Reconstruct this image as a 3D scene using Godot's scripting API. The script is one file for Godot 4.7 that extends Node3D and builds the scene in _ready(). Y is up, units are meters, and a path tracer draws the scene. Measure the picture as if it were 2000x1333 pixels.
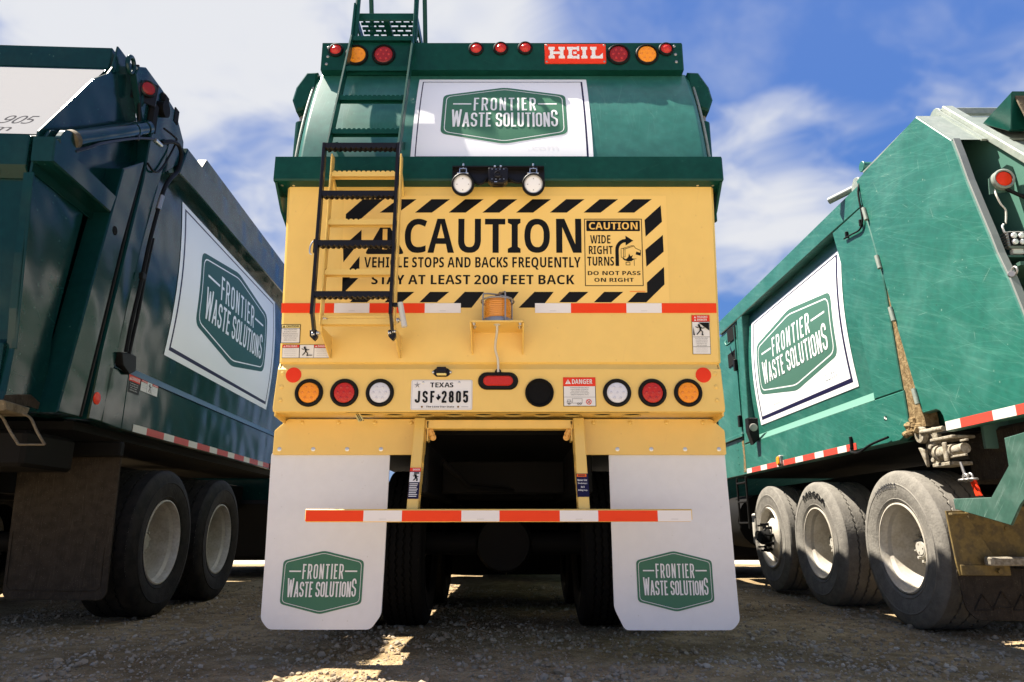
extends Node3D

func _ready() -> void:
	# camera, sky, sun, exposure
	var cam := Camera3D.new()
	cam.name = "camera"
	cam.position = Vector3(.055, .64, 3.45)
	cam.rotation_degrees = Vector3(14.6, 0, 0)
	cam.fov = rad_to_deg(2.0 * atan(666.5 / 1380.0))
	cam.near = .05
	cam.far = 1200.0
	add_child(cam)
	cam.current = true
	var we := WorldEnvironment.new()
	we.name = "environment"
	var env := Environment.new()
	env.background_mode = Environment.BG_SKY
	env.background_energy_multiplier = 1.0
	env.tonemap_mode = Environment.TONE_MAPPER_LINEAR
	env.tonemap_exposure = 3.4
	env.sdfgi_enabled = true
	env.ssao_enabled = true
	env.ssil_enabled = true
	var sky := Sky.new()
	var sm := PanoramaSkyMaterial.new()
	sm.panorama = sky_picture()
	sky.sky_material = sm
	env.sky = sky
	we.environment = env
	add_child(we)
	var sun := DirectionalLight3D.new()
	sun.name = "sun"
	add_child(sun)
	sun.look_at_from_position(Vector3.ZERO, -Vector3(-.51, 1.0, -.14), Vector3.UP)
	sun.light_energy = 1.6
	sun.light_color = Color(1.0, .96, .90)
	sun.light_angular_distance = .5
	sun.shadow_enabled = true
	materials()
	cap_mesh = hub_cap_mesh().mesh()
	build_ground()
	middle_truck()
	right_truck()
	left_truck()

# ---------------------------------------------------------------- mesh collector
class G:
	var v := PackedVector3Array()
	var n := PackedVector3Array()
	var uv := PackedVector2Array()

	func trin(a: Vector3, b: Vector3, c: Vector3, na: Vector3, nb: Vector3, nc: Vector3) -> void:
		var cr := (b - a).cross(c - a)
		if cr.length_squared() < 1e-16:
			return
		if cr.dot(na + nb + nc) > 0.0:      # front faces run clockwise
			v.append_array([a, c, b]); n.append_array([na, nc, nb])
		else:
			v.append_array([a, b, c]); n.append_array([na, nb, nc])

	func tri(a: Vector3, b: Vector3, c: Vector3, toward: Vector3) -> void:
		var cr := (b - a).cross(c - a)
		if cr.length_squared() < 1e-16:
			return
		cr = cr.normalized()
		if cr.dot(toward) < 0.0:
			cr = -cr
		trin(a, b, c, cr, cr, cr)

	func quad(a: Vector3, b: Vector3, c: Vector3, d: Vector3, toward: Vector3) -> void:
		tri(a, b, c, toward)
		tri(a, c, d, toward)

	func quadn(a: Vector3, b: Vector3, c: Vector3, d: Vector3, na: Vector3, nb: Vector3, nc: Vector3, nd: Vector3) -> void:
		trin(a, b, c, na, nb, nc)
		trin(a, c, d, na, nc, nd)

	# box with chamfered edges; size along the axes of basis
	func box(c: Vector3, s: Vector3, b := 0.0, bs := Basis()) -> void:
		var h := s * 0.5
		b = minf(b, minf(h.x, minf(h.y, h.z)) * 0.9)
		var ax := [bs.x, bs.y, bs.z]
		var hh := [h.x, h.y, h.z]
		for i in 3:
			var j := (i + 1) % 3
			var k := (i + 2) % 3
			for sg in [-1.0, 1.0]:
				var nn: Vector3 = ax[i] * sg
				var o: Vector3 = c + nn * hh[i]
				var uj: Vector3 = ax[j] * (hh[j] - b)
				var uk: Vector3 = ax[k] * (hh[k] - b)
				quad(o - uj - uk, o + uj - uk, o + uj + uk, o - uj + uk, nn)
		if b <= 0.0:
			return
		for i in 3:
			var j := (i + 1) % 3
			var k := (i + 2) % 3
			for sj in [-1.0, 1.0]:
				for sk in [-1.0, 1.0]:
					var e: Vector3 = ax[i] * (hh[i] - b)
					var p1: Vector3 = c + ax[j] * sj * hh[j] + ax[k] * sk * (hh[k] - b)
					var p2: Vector3 = c + ax[j] * sj * (hh[j] - b) + ax[k] * sk * hh[k]
					quad(p1 - e, p1 + e, p2 + e, p2 - e, ax[j] * sj + ax[k] * sk)
		for sx in [-1.0, 1.0]:
			for sy in [-1.0, 1.0]:
				for sz in [-1.0, 1.0]:
					var q := func(x: float, y: float, z: float) -> Vector3: return c + bs.x * sx * x + bs.y * sy * y + bs.z * sz * z
					tri(q.call(h.x, h.y - b, h.z - b), q.call(h.x - b, h.y, h.z - b), q.call(h.x - b, h.y - b, h.z), bs.x * sx + bs.y * sy + bs.z * sz)

	# a bar from a to b with a rectangular section; up gives the direction of h
	func bar(a: Vector3, b: Vector3, w: float, h: float, up := Vector3.UP, bev := 0.0) -> void:
		var d := (b - a).normalized()
		var x := up.cross(d).normalized()
		var y := d.cross(x)
		box((a + b) * 0.5, Vector3(w, h, a.distance_to(b)), bev, Basis(x, y, d))

	# polygon (u, v) carried by t (x = u, y = v, z = out), from 0 to depth, with a chamfered front edge
	func prism(poly: PackedVector2Array, t: Transform3D, depth: float, bev := 0.0, back := true) -> void:
		if Geometry2D.is_polygon_clockwise(poly):
			poly = poly.duplicate()
			poly.reverse()
		var m := poly.size()
		var front := poly
		if bev > 0.0:
			front = PackedVector2Array()
			for i in m:
				var p0 := poly[(i + m - 1) % m]
				var p1 := poly[i]
				var p2 := poly[(i + 1) % m]
				var d1 := (p1 - p0).normalized()
				var d2 := (p2 - p1).normalized()
				var n1 := Vector2(-d1.y, d1.x)
				var n2 := Vector2(-d2.y, d2.x)
				var bis := (n1 + n2).normalized()
				front.append(p1 + bis * (bev / maxf(0.35, bis.dot(n1))))
		var w0 := depth - bev
		var ids := Geometry2D.triangulate_polygon(poly)
		for k in range(0, ids.size(), 3):
			tri(at(t, front[ids[k]], depth), at(t, front[ids[k + 1]], depth), at(t, front[ids[k + 2]], depth), t.basis.z)
			if back:
				tri(at(t, poly[ids[k]], 0.0), at(t, poly[ids[k + 1]], 0.0), at(t, poly[ids[k + 2]], 0.0), -t.basis.z)
		for i in m:
			var j := (i + 1) % m
			var d := (poly[j] - poly[i]).normalized()
			var out := t.basis * Vector3(d.y, -d.x, 0)
			quad(at(t, poly[i], 0.0), at(t, poly[j], 0.0), at(t, poly[j], w0), at(t, poly[i], w0), out)
			if bev > 0.0:
				quad(at(t, poly[i], w0), at(t, poly[j], w0), at(t, front[j], depth), at(t, front[i], depth), out + t.basis.z)

	func at(t: Transform3D, p: Vector2, w: float) -> Vector3:
		return t * Vector3(p.x, p.y, w)

	# profile points (r, h) turned about the z axis of t; creases are kept where the profile bends by more than 30 degrees
	func lathe(pr: PackedVector2Array, t: Transform3D, seg := 32, closed := false) -> void:
		var m := pr.size()
		var cnt := m if closed else m - 1
		var nr: Array[Vector2] = []
		for i in cnt:
			var d := (pr[(i + 1) % m] - pr[i]).normalized()
			nr.append(Vector2(d.y, -d.x))
		for i in cnt:
			var na := nr[i]
			var nb := nr[i]
			if i > 0 or closed:
				var q := nr[(i + cnt - 1) % cnt]
				if q.dot(nr[i]) > 0.86: na = (q + nr[i]).normalized()
			if i < cnt - 1 or closed:
				var q := nr[(i + 1) % cnt]
				if q.dot(nr[i]) > 0.86: nb = (q + nr[i]).normalized()
			var pa := pr[i]
			var pb := pr[(i + 1) % m]
			for s in seg:
				var a0 := TAU * s / seg
				var a1 := TAU * (s + 1) / seg
				var c0 := Vector2(cos(a0), sin(a0))
				var c1 := Vector2(cos(a1), sin(a1))
				quadn(t * Vector3(pa.x * c0.x, pa.x * c0.y, pa.y), t * Vector3(pa.x * c1.x, pa.x * c1.y, pa.y), t * Vector3(pb.x * c1.x, pb.x * c1.y, pb.y), t * Vector3(pb.x * c0.x, pb.x * c0.y, pb.y),
					t.basis * Vector3(na.x * c0.x, na.x * c0.y, na.y), t.basis * Vector3(na.x * c1.x, na.x * c1.y, na.y), t.basis * Vector3(nb.x * c1.x, nb.x * c1.y, nb.y), t.basis * Vector3(nb.x * c0.x, nb.x * c0.y, nb.y))

	func disc(c: Vector3, nrm: Vector3, r: float, h: float, seg := 16, dome := 0.0) -> void:
		var t := G.axes(c, nrm)
		var pr := PackedVector2Array([Vector2(r, 0), Vector2(r, h * 0.75), Vector2(r * 0.9, h)])
		if dome > 0.0:
			for k in 4: pr.append(Vector2(r * 0.9 * cos(PI * 0.5 * (k + 1) / 4.0), h + dome * sin(PI * 0.5 * (k + 1) / 4.0)))
		else:
			pr.append(Vector2(0, h))
		lathe(pr, t, seg)

	static func axes(o: Vector3, nrm: Vector3) -> Transform3D:
		var z := nrm.normalized()
		var x := Vector3.UP.cross(z)
		if x.length() < 0.01: x = Vector3.RIGHT
		x = x.normalized()
		return Transform3D(Basis(x, z.cross(x), z), o)

	func tube(p: PackedVector3Array, r: float, sides := 8) -> void:
		var m := p.size()
		var side := Vector3.ZERO
		var rings := []
		var nrm := []
		for i in m:
			var d := (p[mini(i + 1, m - 1)] - p[maxi(i - 1, 0)]).normalized()
			if i == 0:
				side = d.cross(Vector3.UP if absf(d.y) < 0.9 else Vector3.RIGHT).normalized()
			side = (side - d * side.dot(d)).normalized()
			var up := side.cross(d)
			var ring := PackedVector3Array()
			var rn := PackedVector3Array()
			for s in sides:
				var o := side * cos(TAU * s / sides) + up * sin(TAU * s / sides)
				ring.append(p[i] + o * r); rn.append(o)
			rings.append(ring); nrm.append(rn)
		for i in m - 1:
			for s in sides:
				var e := (s + 1) % sides
				quadn(rings[i][s], rings[i][e], rings[i + 1][e], rings[i + 1][s], nrm[i][s], nrm[i][e], nrm[i + 1][e], nrm[i + 1][s])
		for e in [0, m - 1]:
			var d: Vector3 = (p[0] - p[1]) if e == 0 else (p[m - 1] - p[m - 2])
			for s in range(1, sides - 1):
				tri(rings[e][0], rings[e][s], rings[e][s + 1], d)

	# rectangle (u0, v0)-(u1, v1) of a plane with a round hole through it and a short wall inside the hole
	func holed(t: Transform3D, r: Rect2, c: Vector2, rad: float, wall: float) -> void:
		var seg := 24
		for s in seg:
			var q := []
			for e in [s, s + 1]:
				var a: float = TAU * e / seg
				var d := Vector2(cos(a), sin(a))
				var k := 1e9
				if d.x > 1e-6: k = minf(k, (r.end.x - c.x) / d.x)
				if d.x < -1e-6: k = minf(k, (r.position.x - c.x) / d.x)
				if d.y > 1e-6: k = minf(k, (r.end.y - c.y) / d.y)
				if d.y < -1e-6: k = minf(k, (r.position.y - c.y) / d.y)
				q.append([c + d * rad, c + d * k, d])
			quad(at(t, q[0][0], 0), at(t, q[1][0], 0), at(t, q[1][1], 0), at(t, q[0][1], 0), t.basis.z)
			var m2: Vector2 = (q[0][2] + q[1][2])
			quad(at(t, q[0][0], 0), at(t, q[1][0], 0), at(t, q[1][0], -wall), at(t, q[0][0], -wall), t.basis * Vector3(-m2.x, -m2.y, 0))
			# corners that lie between two rays
			var e0: Vector2 = q[0][1]
			var e1: Vector2 = q[1][1]
			if absf(e0.x - e1.x) > 1e-5 and absf(e0.y - e1.y) > 1e-5:
				var k2 := Vector2(r.end.x if m2.x > 0 else r.position.x, r.end.y if m2.y > 0 else r.position.y)
				tri(at(t, e0, 0), at(t, e1, 0), at(t, k2, 0), t.basis.z)

	func arrays() -> Array:
		var a := []
		a.resize(Mesh.ARRAY_MAX)
		a[Mesh.ARRAY_VERTEX] = v
		a[Mesh.ARRAY_NORMAL] = n
		return a

	func mesh() -> ArrayMesh:
		var am := ArrayMesh.new()
		am.add_surface_from_arrays(Mesh.PRIMITIVE_TRIANGLES, arrays())
		return am


# ---------------------------------------------------------------- flat print (lettering, labels): layers of 2-D triangles laid on a surface
class Print:
	var layers := []            # [material key, triangles]
	var key := ""
	func ink(k: String) -> void:
		if key != k or layers.is_empty():
			key = k
			layers.append([k, PackedVector2Array()])
	func poly(p: PackedVector2Array) -> void:
		var ids := Geometry2D.triangulate_polygon(p)
		for i in ids: layers[-1][1].append(p[i])
	func rect(x0: float, y0: float, x1: float, y1: float) -> void:
		poly(PackedVector2Array([Vector2(x0, y0), Vector2(x1, y0), Vector2(x1, y1), Vector2(x0, y1)]))
	func strip(p: PackedVector2Array, w: float, closed := false) -> void:
		var m := p.size()
		var l := PackedVector2Array()
		var r := PackedVector2Array()
		for i in m:
			var d0 := Vector2.ZERO
			var d1 := Vector2.ZERO
			if closed or i > 0: d0 = (p[i] - p[(i + m - 1) % m]).normalized()
			if closed or i < m - 1: d1 = (p[(i + 1) % m] - p[i]).normalized()
			if d0 == Vector2.ZERO: d0 = d1
			if d1 == Vector2.ZERO: d1 = d0
			var n0 := Vector2(-d0.y, d0.x)
			var bis := (n0 + Vector2(-d1.y, d1.x)).normalized()
			var k := w * 0.5 / maxf(0.4, bis.dot(n0))
			l.append(p[i] + bis * k); r.append(p[i] - bis * k)
		for i in (m if closed else m - 1):
			var j := (i + 1) % m
			layers[-1][1].append_array([l[i], r[i], r[j], l[i], r[j], l[j]])
	func frame(x0: float, y0: float, x1: float, y1: float, w: float) -> void:
		strip(PackedVector2Array([Vector2(x0, y0), Vector2(x1, y0), Vector2(x1, y1), Vector2(x0, y1)]), w, true)
	func circle(c: Vector2, r: float, seg := 24) -> void:
		var p := PackedVector2Array()
		for s in seg: p.append(c + Vector2(cos(TAU * s / seg), sin(TAU * s / seg)) * r)
		poly(p)
	func ring(c: Vector2, r: float, w: float, seg := 24) -> void:
		var p := PackedVector2Array()
		for s in seg: p.append(c + Vector2(cos(TAU * s / seg), sin(TAU * s / seg)) * r)
		strip(p, w, true)
	func tris(t: PackedVector2Array, o: Vector2, s: Vector2, shear := 0.0) -> void:
		for q in t: layers[-1][1].append(o + Vector2(q.x * s.x + q.y * s.y * shear, q.y * s.y))


var fonts := {}
var texts := {}

func font_text(text: String, font: String) -> Array:      # [triangles, bounds] at a size of one metre or so
	var k := font + "|" + text
	if texts.has(k): return texts[k]
	if not fonts.has(font):
		var f := SystemFont.new()
		f.font_names = PackedStringArray([font.split(":")[0]])
		f.font_weight = 700 if font.ends_with(":b") else 400
		fonts[font] = f
	var tm := TextMesh.new()
	tm.font = fonts[font]
	tm.font_size = 32
	tm.pixel_size = 0.02
	tm.depth = 0.0
	tm.curve_step = 1.5
	tm.text = text
	var a := tm.get_mesh_arrays()
	var vs: PackedVector3Array = a[Mesh.ARRAY_VERTEX]
	var ids: PackedInt32Array = a[Mesh.ARRAY_INDEX] if a[Mesh.ARRAY_INDEX] != null else PackedInt32Array(range(vs.size()))
	var out := PackedVector2Array()
	var lo := Vector2(1e9, 1e9)
	var hi := Vector2(-1e9, -1e9)
	for i in ids:
		var q := Vector2(vs[i].x, vs[i].y)
		out.append(q)
		lo = lo.min(q); hi = hi.max(q)
	texts[k] = [out, Rect2(lo, hi - lo)]
	return texts[k]

func write(p: Print, text: String, x0: float, y0: float, x1: float, y1: float, font := "Droid Sans:b", shear := 0.0) -> void:
	var ft := font_text(text, font)
	var r: Rect2 = ft[1]
	var s := Vector2((x1 - x0) / r.size.x, (y1 - y0) / r.size.y)
	p.tris(ft[0], Vector2(x0 - r.position.x * s.x, y0 - r.position.y * s.y), s, shear)

func write_h(p: Print, text: String, x0: float, y0: float, h: float, wide := 1.0, font := "Droid Sans", centre := false) -> void:   # h is the height of a capital
	var cap: Rect2 = font_text("H", font)[1]
	var ft := font_text(text, font)
	var s := h / cap.size.y
	var r: Rect2 = ft[1]
	var x := x0 - (r.position.x + (r.size.x * 0.5 if centre else 0.0)) * s * wide
	p.tris(ft[0], Vector2(x, y0 - cap.position.y * s), Vector2(s * wide, s))

# a condensed, even-stroked alphabet for the wordmark and the licence plate
func arc(c: Vector2, rx: float, ry: float, a0: float, a1: float, n := 8) -> PackedVector2Array:
	var p := PackedVector2Array()
	for i in n + 1:
		var a := deg_to_rad(lerpf(a0, a1, float(i) / n))
		p.append(c + Vector2(cos(a) * rx, sin(a) * ry))
	return p

func glyph(ch: String, w: float, t: float) -> Array:      # [polyline, closed] pairs in a box w by 1
	var l := t * 0.5
	var r := w - t * 0.5
	var b := t * 0.5
	var u := 1.0 - t * 0.5
	var m := w * 0.5
	var k := (r - l) * 0.5
	var V := func(a: Array) -> PackedVector2Array:
		var o := PackedVector2Array()
		for i in range(0, a.size(), 2): o.append(Vector2(a[i], a[i + 1]))
		return o
	match ch:
		"F": return [[V.call([l, 0, l, 1]), false], [V.call([t, u, w, u]), false], [V.call([t, .53, w * .88, .53]), false]]
		"E": return [[V.call([l, 0, l, 1]), false], [V.call([t, u, w, u]), false], [V.call([t, .53, w * .88, .53]), false], [V.call([t, b, w, b]), false]]
		"L": return [[V.call([l, 0, l, 1]), false], [V.call([t, b, w, b]), false]]
		"T": return [[V.call([m, 0, m, 1 - t]), false], [V.call([0, u, w, u]), false]]
		"I": return [[V.call([l, 0, l, 1]), false]]
		"N": return [[V.call([l, 0, l, 1]), false], [V.call([r, 0, r, 1]), false], [V.call([l, 1, r, 0]), false]]
		"A": return [[V.call([t * .45, 0, m, 1]), false], [V.call([w - t * .45, 0, m, 1]), false], [V.call([w * .24, .28, w * .76, .28]), false]]
		"W": return [[V.call([t * .4, 1, w * .27, 0]), false], [V.call([w * .27, 0, m, .92]), false], [V.call([m, .92, w * .73, 0]), false], [V.call([w * .73, 0, w - t * .4, 1]), false]]
		"R":
			var p := V.call([l, u])
			p.append_array(arc(Vector2(r - k, u - k * 1.1), k, k * 1.1, 90, 0)); p.append_array(arc(Vector2(r - k, .47 + k * 1.1), k, k * 1.1, 0, -90)); p.append(Vector2(l, .47))
			return [[V.call([l, 0, l, 1]), false], [p, false], [V.call([m * 1.05, .47, r + t * .1, 0]), false]]
		"U":
			var p := V.call([l, 1])
			p.append_array(arc(Vector2(m, b + k), k, k, 180, 360)); p.append(Vector2(r, 1))
			return [[p, false]]
		"J":
			var p := V.call([l, .3])
			p.append_array(arc(Vector2(m, b + k), k, k, 180, 360)); p.append(Vector2(r, 1))
			return [[p, false]]
		"O", "0":
			var p := arc(Vector2(m, u - k), k, k, 0, 180)
			p.append_array(arc(Vector2(m, b + k), k, k, 180, 360))
			return [[p, true]]
		"S":
			var p := V.call([r, .70])
			p.append_array(arc(Vector2(m, u - k), k, k, 0, 180))
			p.append_array(arc(Vector2(m, .62), k, k * .55, 180, 225, 4)); p.append_array(arc(Vector2(m, .38), k, k * .55, 45, 0, 4))
			p.append_array(arc(Vector2(m, b + k), k, k, 0, -180)); p.append(Vector2(l, .30))
			return [[p, false]]
		"2":
			var p := V.call([l, .70])
			p.append_array(arc(Vector2(m, u - k), k, k, 180, 0)); p.append(Vector2(r, .62)); p.append(Vector2(l, .16)); p.append(Vector2(l, b)); p.append(Vector2(w, b))
			return [[p, false]]
		"8":
			var q := k * .92
			var p := arc(Vector2(m, u - q), q, q, 0, 180); p.append_array(arc(Vector2(m, .53 + q), q, q, 180, 360))
			var p2 := arc(Vector2(m, .53 - k), k, k, 0, 180); p2.append_array(arc(Vector2(m, b + k), k, k, 180, 360))
			return [[p, true], [p2, true]]
		"5":
			var p := V.call([w, u, l, u, l, .56])
			p.append_array(arc(Vector2(m, .62 - k), k, k, 120, 0)); p.append_array(arc(Vector2(m, b + k), k, k, 0, -180)); p.append(Vector2(l, .27))
			return [[p, false]]
	return []

# line of stroked letters filling the box; tall = letters that rise above the others
func stroked(p: Print, text: String, x0: float, y0: float, x1: float, y1: float, t: float, gap: float, tall := {}) -> void:
	var widths := {"I": t, "W": .62, "A": .47, "T": .40, "L": .34, "E": .34, "F": .34, " ": .14}
	var total := 0.0
	for i in text.length():
		total += widths.get(text[i], .42) * (1.06 if tall.has(i) else 1.0) + (gap if i < text.length() - 1 else 0.0)
	var sx := (x1 - x0) / total
	var sy := y1 - y0
	var x := x0
	var by_stroke := {}
	for i in text.length():
		var w: float = widths.get(text[i], .42) * (1.06 if tall.has(i) else 1.0)
		var hh: float = tall.get(i, 1.0)
		var si := 0
		for g in glyph(text[i], w, t):
			if not by_stroke.has(si): by_stroke[si] = [p.key, PackedVector2Array()]
			p.layers.append(by_stroke[si])      # strokes that cross lie on sheets of their own
			si += 1
			var q := PackedVector2Array()
			for c in g[0]: q.append(Vector2(x + c.x * sx, y0 + c.y * sy * hh))
			p.strip(q, t * (sx + sy) * 0.5, g[1])
			p.layers.pop_back()
		x += (w + gap) * sx
	for k in by_stroke: p.layers.append(by_stroke[k])

func round_poly(p: PackedVector2Array, r: float, n := 4) -> PackedVector2Array:
	var o := PackedVector2Array()
	var m := p.size()
	for i in m:
		var a: Vector2 = p[(i + m - 1) % m]
		var b := p[i]
		var c := p[(i + 1) % m]
		var d0 := (a - b).normalized()
		var d1 := (c - b).normalized()
		var rr := minf(r, minf(a.distance_to(b), c.distance_to(b)) * 0.45)
		for k in n + 1:
			var s := float(k) / n
			o.append((b + d0 * rr).lerp(b, s).lerp(b.lerp(b + d1 * rr, s), s))
	return o

func hexagon(cx: float, cy: float, w: float, h: float, inset: float) -> PackedVector2Array:
	var hw := w * .5 - inset
	var hh := h * .5 - inset * 1.03
	var sh := h * .34 - inset * .72
	return round_poly(PackedVector2Array([Vector2(cx - hw, cy + sh), Vector2(cx - hw, cy - sh), Vector2(cx, cy - hh), Vector2(cx + hw, cy - sh), Vector2(cx + hw, cy + sh), Vector2(cx, cy + hh)]), w * .045)

func wordmark(p: Print, cx: float, cy: float, w: float, h: float, green := "logo_green", white := "logo_white") -> void:
	p.ink(green)
	p.poly(hexagon(cx, cy, w, h, 0.0))
	p.ink(white)
	p.strip(hexagon(cx, cy, w, h, w * .028), w * .006, true)
	var X := func(f: float) -> float: return cx + (f - .5) * w
	var Y := func(f: float) -> float: return cy + (.5 - f) * h
	p.rect(X.call(.085), Y.call(.34), X.call(.232), Y.call(.318))
	p.rect(X.call(.775), Y.call(.34), X.call(.925), Y.call(.318))
	stroked(p, "FRONTIER", X.call(.254), Y.call(.452), X.call(.755), Y.call(.212), .115, .20)
	stroked(p, "WASTE SOLUTIONS", X.call(.082), Y.call(.735), X.call(.925), Y.call(.492), .125, .105, {0: 1.22, 14: 1.22})
	
# ---------------------------------------------------------------- things, parts, materials
var M := {}

func numbered(parent: Node, called: String) -> String:
	if not parent.has_node(NodePath(called)): return called
	var i := 1
	while parent.has_node(NodePath("%s_%03d" % [called, i])): i += 1
	return "%s_%03d" % [called, i]

func thing(called: String, label: String, category: String, at: Vector3, turn := 0.0, group := "") -> Node3D:
	var o := Node3D.new()
	o.name = numbered(self, called)
	add_child(o)
	o.position = at
	o.rotation.y = turn
	tag(o, label, category, group)
	return o

func tag(o: Node, label: String, category := "", group := "") -> void:
	if label: o.set_meta("label", label)
	if category: o.set_meta("category", category)
	if group: o.set_meta("group", group)

func part(parent: Node, called: String, g: G, m: String, label := "") -> MeshInstance3D:
	return inst(parent, called, g.mesh(), m, Transform3D(), label)

func inst(parent: Node, called: String, mesh: Mesh, m: String, t := Transform3D(), label := "") -> MeshInstance3D:
	var o := MeshInstance3D.new()
	o.name = numbered(parent, called)
	o.mesh = mesh
	if m: o.material_override = M[m]
	o.transform = t
	parent.add_child(o)
	if label: o.set_meta("label", label)
	return o

# lay a print on a surface: surf(u, v) gives the point, each layer floats a little above the one below
func lay(parent: Node, called: String, p: Print, surf: Callable, lift := 0.002, edge := 0.0, label := "", step := 0.0007, across := 0.0) -> MeshInstance3D:
	var am := ArrayMesh.new()
	var nl := 0
	var mats := []
	for L in p.layers:
		var tr: PackedVector2Array = L[1]
		if edge > 0.0: tr = split(tr, edge, across)
		var g := G.new()
		for i in range(0, tr.size(), 3):
			if absf((tr[i + 1] - tr[i]).cross(tr[i + 2] - tr[i])) < 1e-11: continue
			var q := []
			for k in 3:
				var c := tr[i + k]
				var a: Vector3 = surf.call(c.x, c.y)
				var du: Vector3 = surf.call(c.x + .01, c.y) - a
				var dv: Vector3 = surf.call(c.x, c.y + .01) - a
				var nn := du.cross(dv).normalized()
				q.append(a + nn * (lift + nl * step)); q.append(nn)
			g.trin(q[0], q[2], q[4], q[1], q[3], q[5])
		nl += 1
		if g.v.is_empty(): continue
		am.add_surface_from_arrays(Mesh.PRIMITIVE_TRIANGLES, g.arrays())
		mats.append(L[0])
	var o := MeshInstance3D.new()
	o.name = numbered(parent, called)
	o.mesh = am
	for i in mats.size(): am.surface_set_material(i, M[mats[i]])
	parent.add_child(o)
	if label: o.set_meta("label", label)
	return o

func split(tr: PackedVector2Array, edge: float, across := 0.0) -> PackedVector2Array:      # cut triangles that are too tall (and, with across, too wide)
	var todo := [tr]
	var out := PackedVector2Array()
	var cur := tr
	while not cur.is_empty():
		var nxt := PackedVector2Array()
		for i in range(0, cur.size(), 3):
			var a := cur[i]
			var b := cur[i + 1]
			var c := cur[i + 2]
			var l: Array[float] = [maxf(absf(a.y - b.y), absf(a.x - b.x) * across), maxf(absf(b.y - c.y), absf(b.x - c.x) * across), maxf(absf(c.y - a.y), absf(c.x - a.x) * across)]
			var mx := maxf(l[0], maxf(l[1], l[2]))
			if mx < edge:
				out.append_array([a, b, c])
			elif mx == l[0]:
				var d := (a + b) * .5
				nxt.append_array([a, d, c, d, b, c])
			elif mx == l[1]:
				var d := (b + c) * .5
				nxt.append_array([a, b, d, a, d, c])
			else:
				var d := (c + a) * .5
				nxt.append_array([a, b, d, d, b, c])
		cur = nxt
	return out

# a sheet cut to an outline and bent by f(x, y), with thickness t; smooth normals
func bent_sheet(poly: PackedVector2Array, f: Callable, t: float) -> G:
	var g := G.new()
	var y0 := 1e9
	var y1 := -1e9
	var x0 := 1e9
	var x1 := -1e9
	for q in poly:
		y0 = minf(y0, q.y); y1 = maxf(y1, q.y); x0 = minf(x0, q.x); x1 = maxf(x1, q.x)
	var nrm := func(q: Vector2) -> Vector3:
		var e := .01
		return Vector3(-(f.call(q.x + e, q.y) - f.call(q.x - e, q.y)) / (2 * e), -(f.call(q.x, q.y + e) - f.call(q.x, q.y - e)) / (2 * e), 1).normalized()
	for i in 16:
		for j in 6:
			var a := Vector2(lerpf(x0, x1, j / 6.0), lerpf(y0, y1, i / 16.0))
			var b := Vector2(lerpf(x0, x1, (j + 1) / 6.0), lerpf(y0, y1, (i + 1) / 16.0))
			for c in Geometry2D.intersect_polygons(poly, PackedVector2Array([a, Vector2(b.x, a.y), b, Vector2(a.x, b.y)])):
				var ids := Geometry2D.triangulate_polygon(c)
				for k in range(0, ids.size(), 3):
					var p := []
					for m in 3:
						var q: Vector2 = c[ids[k + m]]
						p.append(Vector3(q.x, q.y, f.call(q.x, q.y))); p.append(nrm.call(q))
					g.trin(p[0], p[2], p[4], p[1], p[3], p[5])
					var d := Vector3(0, 0, t)
					g.trin(p[0] - d, p[2] - d, p[4] - d, -p[1], -p[3], -p[5])
	for i in poly.size():
		var a := poly[i]
		var b := poly[(i + 1) % poly.size()]
		var n := maxi(1, int(a.distance_to(b) / .06))
		for k in n:
			var p := a.lerp(b, float(k) / n)
			var q := a.lerp(b, float(k + 1) / n)
			var A := Vector3(p.x, p.y, f.call(p.x, p.y))
			var B := Vector3(q.x, q.y, f.call(q.x, q.y))
			var mid := (p + q) * .5 - Vector2((x0 + x1) * .5, (y0 + y1) * .5)
			var dd := (q - p).normalized()
			var o := Vector3(dd.y, -dd.x, 0)
			if Vector2(o.x, o.y).dot(mid) < 0: o = -o
			g.quad(A, B, B - Vector3(0, 0, t), A - Vector3(0, 0, t), o)
	return g

func pv(a: Array) -> PackedVector2Array:
	var o := PackedVector2Array()
	for i in range(0, a.size(), 2): o.append(Vector2(a[i], a[i + 1]))
	return o

func pv3(a: Array) -> PackedVector3Array:
	var o := PackedVector3Array()
	for i in range(0, a.size(), 3): o.append(Vector3(a[i], a[i + 1], a[i + 2]))
	return o

func smooth_path(p: PackedVector3Array, n := 6) -> PackedVector3Array:
	var o := PackedVector3Array()
	for i in p.size() - 1:
		for k in n:
			o.append(p[i].cubic_interpolate(p[i + 1], p[maxi(i - 1, 0)], p[mini(i + 2, p.size() - 1)], float(k) / n))
	o.append(p[-1])
	return o

# ---------------------------------------------------------------- textures
func fbm(sd: int, freq: float, oct := 4, size := 512, type := FastNoiseLite.TYPE_SIMPLEX_SMOOTH) -> PackedByteArray:
	var n := FastNoiseLite.new()
	n.seed = sd
	n.noise_type = type
	n.frequency = freq
	n.fractal_type = FastNoiseLite.FRACTAL_FBM if oct > 1 else FastNoiseLite.FRACTAL_NONE
	n.fractal_octaves = oct
	var im := n.get_seamless_image(size, size)
	im.convert(Image.FORMAT_L8)
	return im.get_data()

func tex(im: Image) -> ImageTexture:
	return ImageTexture.create_from_image(im)

func smooth(a: float, b: float, x: float) -> float:
	return smoothstep(a, b, x)

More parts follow.
